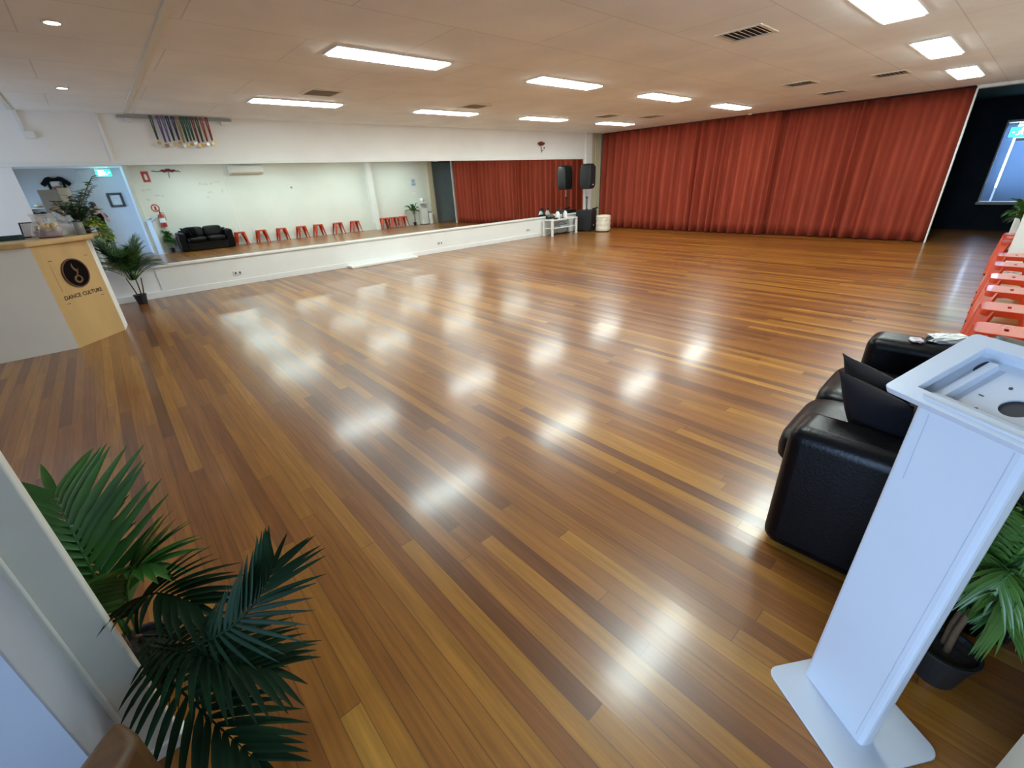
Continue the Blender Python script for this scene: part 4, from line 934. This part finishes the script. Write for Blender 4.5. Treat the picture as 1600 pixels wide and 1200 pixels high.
def tee(loc, label, m, col2, scale=1.0):
    t = thing('hanging_tee', label, 't-shirt', loc, 0, 'black tees hung on the back wall')
    h = [(.10, .0), (.20, -.03), (.36, -.20), (.27, -.29), (.20, -.21), (.21, -.72)]
    poly = [(x * scale, z * scale) for x, z in h] + [(-x * scale, z * scale) for x, z in h[::-1]] + [(-.05 * scale, -.035 * scale), (.05 * scale, -.035 * scale)]
    MB().prism(poly, .012, .05, TS).build('shirt', m, t, bevel=.015, seg=2)
    MB().prism(rrect(-.13 * scale, -.40 * scale, .13 * scale, -.14 * scale, .03), .0505, .0525, TS).build('print', col2, t)
    MB().tube([(-.17 * scale, .03, -.03 * scale), (0, .03, .04 * scale), (.17 * scale, .03, -.03 * scale)], .006, 6).tube([(0, .03, .04 * scale), (0, .03, .09 * scale), (.02, .015, .11 * scale), (0, 0, .10 * scale)], .004, 6).build('hanger', 'beige', t)
prm = bpy.data.materials.new('tee_print'); prm.use_nodes = True
_n = prm.node_tree.nodes; _v = _n.new('ShaderNodeTexNoise'); _v.inputs['Scale'].default_value = 9; _c = _n.new('ShaderNodeValToRGB')
_c.color_ramp.elements[0].position = .38; _c.color_ramp.elements[0].color = (.35, .02, .03, 1); _c.color_ramp.elements[1].position = .6; _c.color_ramp.elements[1].color = (.55, .50, .45, 1)
_q = _c.color_ramp.elements.new(.5); _q.color = (.05, .10, .07, 1)
_t = _n.new('ShaderNodeTexCoord'); prm.node_tree.links.new(_t.outputs['Object'], _v.inputs['Vector']); prm.node_tree.links.new(_v.outputs['Fac'], _c.inputs[0]); prm.node_tree.links.new(_c.outputs[0], _n['Principled BSDF'].inputs['Base Color'])
tee((-.60, -1.30, 2.48), 'black tee with a red and white print hung high on the back wall', 'teecloth', prm, 1.0)
tee((-1.30, -1.30, 1.52), 'black tee with an orange print hung low on the back wall', 'teecloth', mat('orange_print', (.35, .16, .05), .7, noise=.4, nscale=20), .95)
t = thing('wall_shelf', 'cream wall shelf at the mirror edge above the low tee', 'shelf', (-1.22, -1.30, 1.60))
MB().box((-.30, 0, 0), (.30, .18, .025)).build('board', 'cream', t)
for s in (-.22, .22): MB().box((s - .012, 0, -.10), (s + .012, .14, 0)).build('bracket', 'white', t)
t = thing('sun_hat', 'beige brimmed hat on the cream wall shelf', 'hat', (-1.22, -1.19, 1.625))
MB().lathe([(0, .0), (.09, .0), (.155, -.0), (.16, .006), (.095, .012), (.085, .08), (.05, .105), (0, .11)], (0, 0, 0), 26).build('felt', 'beige', t, smooth=True)
MB().lathe([(.096, .014), (.098, .014), (.095, .036), (.093, .036)], (0, 0, 0), 26).build('band', 'brownwood', t)

# the photographer, seen in the mirror
pr = thing('person', 'person in a black top and grey trousers holding up a phone', 'person', (0.02, -0.56, 0))
def skin_mesh(name, m, joints, edges, sub=2):
    me = bpy.data.meshes.new(name); me.from_pydata([j[0] for j in joints], edges, []); o = bpy.data.objects.new(name, me); COL.objects.link(o)
    o.parent = pr; me.materials.append(M[m]); md = o.modifiers.new('skin', 'SKIN'); md.use_smooth_shade = True
    if not me.skin_vertices: 
        me.attributes  # layer is made by the modifier
    for k, j in enumerate(joints):
        r = j[1]; r = r if isinstance(r, tuple) else (r, r); me.skin_vertices[0].data[k].radius = r
        me.skin_vertices[0].data[k].use_root = (k == 0)
    s = o.modifiers.new('subsurf', 'SUBSURF'); s.levels = sub; s.render_levels = sub
    return o
def chain(start, pts, joints, edges):
    prev = start
    for p, r in pts:
        joints.append((p, r)); edges.append((prev, len(joints) - 1)); prev = len(joints) - 1
    return prev
J = [((0, 0, .90), (.112, .075))]; Ed = []
a = chain(0, [((0, .0, 1.03), (.105, .072)), ((0, .01, 1.20), (.135, .092)), ((0, .0, 1.32), (.13, .08)), ((0, .01, 1.39), .055), ((.0, .025, 1.46), .052), ((0, .03, 1.52), (.072, .088)), ((0, .03, 1.59), (.076, .092)), ((0, .02, 1.655), (.05, .06))], J, Ed)
sh = 3
hands = []
for s in (-1, 1):
    tgt = Vector((s * .085 - .02, .515, 1.545 - .01))
    e = chain(sh, [((s * .165, .0, 1.325), .052), ((s * .245, .10, 1.15), .042), ((s * .225, .15, 1.12), .040), ((s * .16, .34, 1.33), .032), ((s * .105 - .01, .455, 1.50), .024)], J, Ed); hands.append((s, tgt))
    l = chain(0, [((s * .095, .0, .82), .078), ((s * .10, .02, .48), .060), ((s * .10, .0, .42), .058), ((s * .10, -.02, .10), .042), ((s * .10, .0, .05), .042), ((s * .105, .12, .03), .035)], J, Ed)
body = skin_mesh('body', 'skin', J, Ed)
JT = [((0, 0, .84), (.168, .128))]; ET = []
chain(0, [((0, 0, .95), (.162, .122)), ((0, 0, 1.05), (.146, .112)), ((0, .01, 1.20), (.160, .118)), ((0, 0, 1.325), (.142, .092)), ((0, .005, 1.375), (.075, .066))], JT, ET)
for s in (-1, 1): chain(4, [((s * .165, .0, 1.325), .064), ((s * .225, .065, 1.205), .058)], JT, ET)
skin_mesh('top', 'teecloth', JT, ET)
JP = [((0, 0, 1.0), (.132, .098))]; EP = []
hip = chain(0, [((0, 0, .92), (.148, .108))], JP, EP)
for s in (-1, 1): chain(hip, [((s * .095, .0, .80), .096), ((s * .10, .02, .47), .072), ((s * .10, -.02, .12), .060)], JP, EP)
skin_mesh('trousers', 'trousers', JP, EP)
hr = MB().puff((0, .005, 1.615), (.185, .215, .20), .9, 24, 14).puff((0, -.065, 1.54), (.165, .10, .22), .8, 20, 12)
hr.build('hair', 'hair', pr, smooth=True)
for s in (-1, 1):
    MB().puff((s * .030, .118, 1.575), (.026, .012, .012), 1, 10, 6).build('eye', 'paper', pr, smooth=True)
    MB().puff((s * .078, .03, 1.565), (.018, .035, .055), .9, 10, 8).build('ear', 'skin', pr, smooth=True)
    MB().puff((s * .10, .05, .035), (.095, .27, .07), .7, 18, 10).build('shoe', 'black', pr, smooth=True)
MB().puff((0, .128, 1.545), (.026, .034, .045), .9, 12, 8).build('nose', 'skin', pr, smooth=True)
MB().puff((0, .112, 1.505), (.046, .016, .014), .9, 12, 6).build('mouth', 'darkred', pr, smooth=True)
for s, tgt in hands:
    JH = [((s * .105 - .01, .455, 1.50), .022)]; EH = []
    pa = chain(0, [((s * .098 - .01, .475, 1.525), (.030, .014)), ((s * .092 - .01, .490, 1.548), (.034, .013))], JH, EH)
    for q in range(4):
        fx = s * (.092) - .01 + s * (.026 - .017 * q) * .4; zq = 1.512 + .020 * q
        chain(pa, [((s * .094 - .01 + s * .004, .500, zq), .0085), ((s * .070 - .01, .512 + .006, zq), .008), ((s * .052 - .01 - s * .004 * q, .520, zq), .007)], JH, EH)
    chain(1, [((s * .080 - .01, .478, 1.520), .010), ((s * .062 - .01, .486, 1.530), .009), ((s * .050 - .01, .489, 1.540), .008)], JH, EH)
    skin_mesh('hand', 'skin', JH, EH, 1)
pc = thing('phone', 'black phone held up in both hands by the person', 'phone', (0, 0, 1.55))
pc.matrix_world = cam.matrix_world
MB().prism(rrect(-.075, -.037, .075, .037, .008), .010, .018).build('phone_body', 'black', pc)
MB().prism(rrect(-.071, -.034, .071, .034, .006), .018, .0185).build('screen', 'hole', pc)
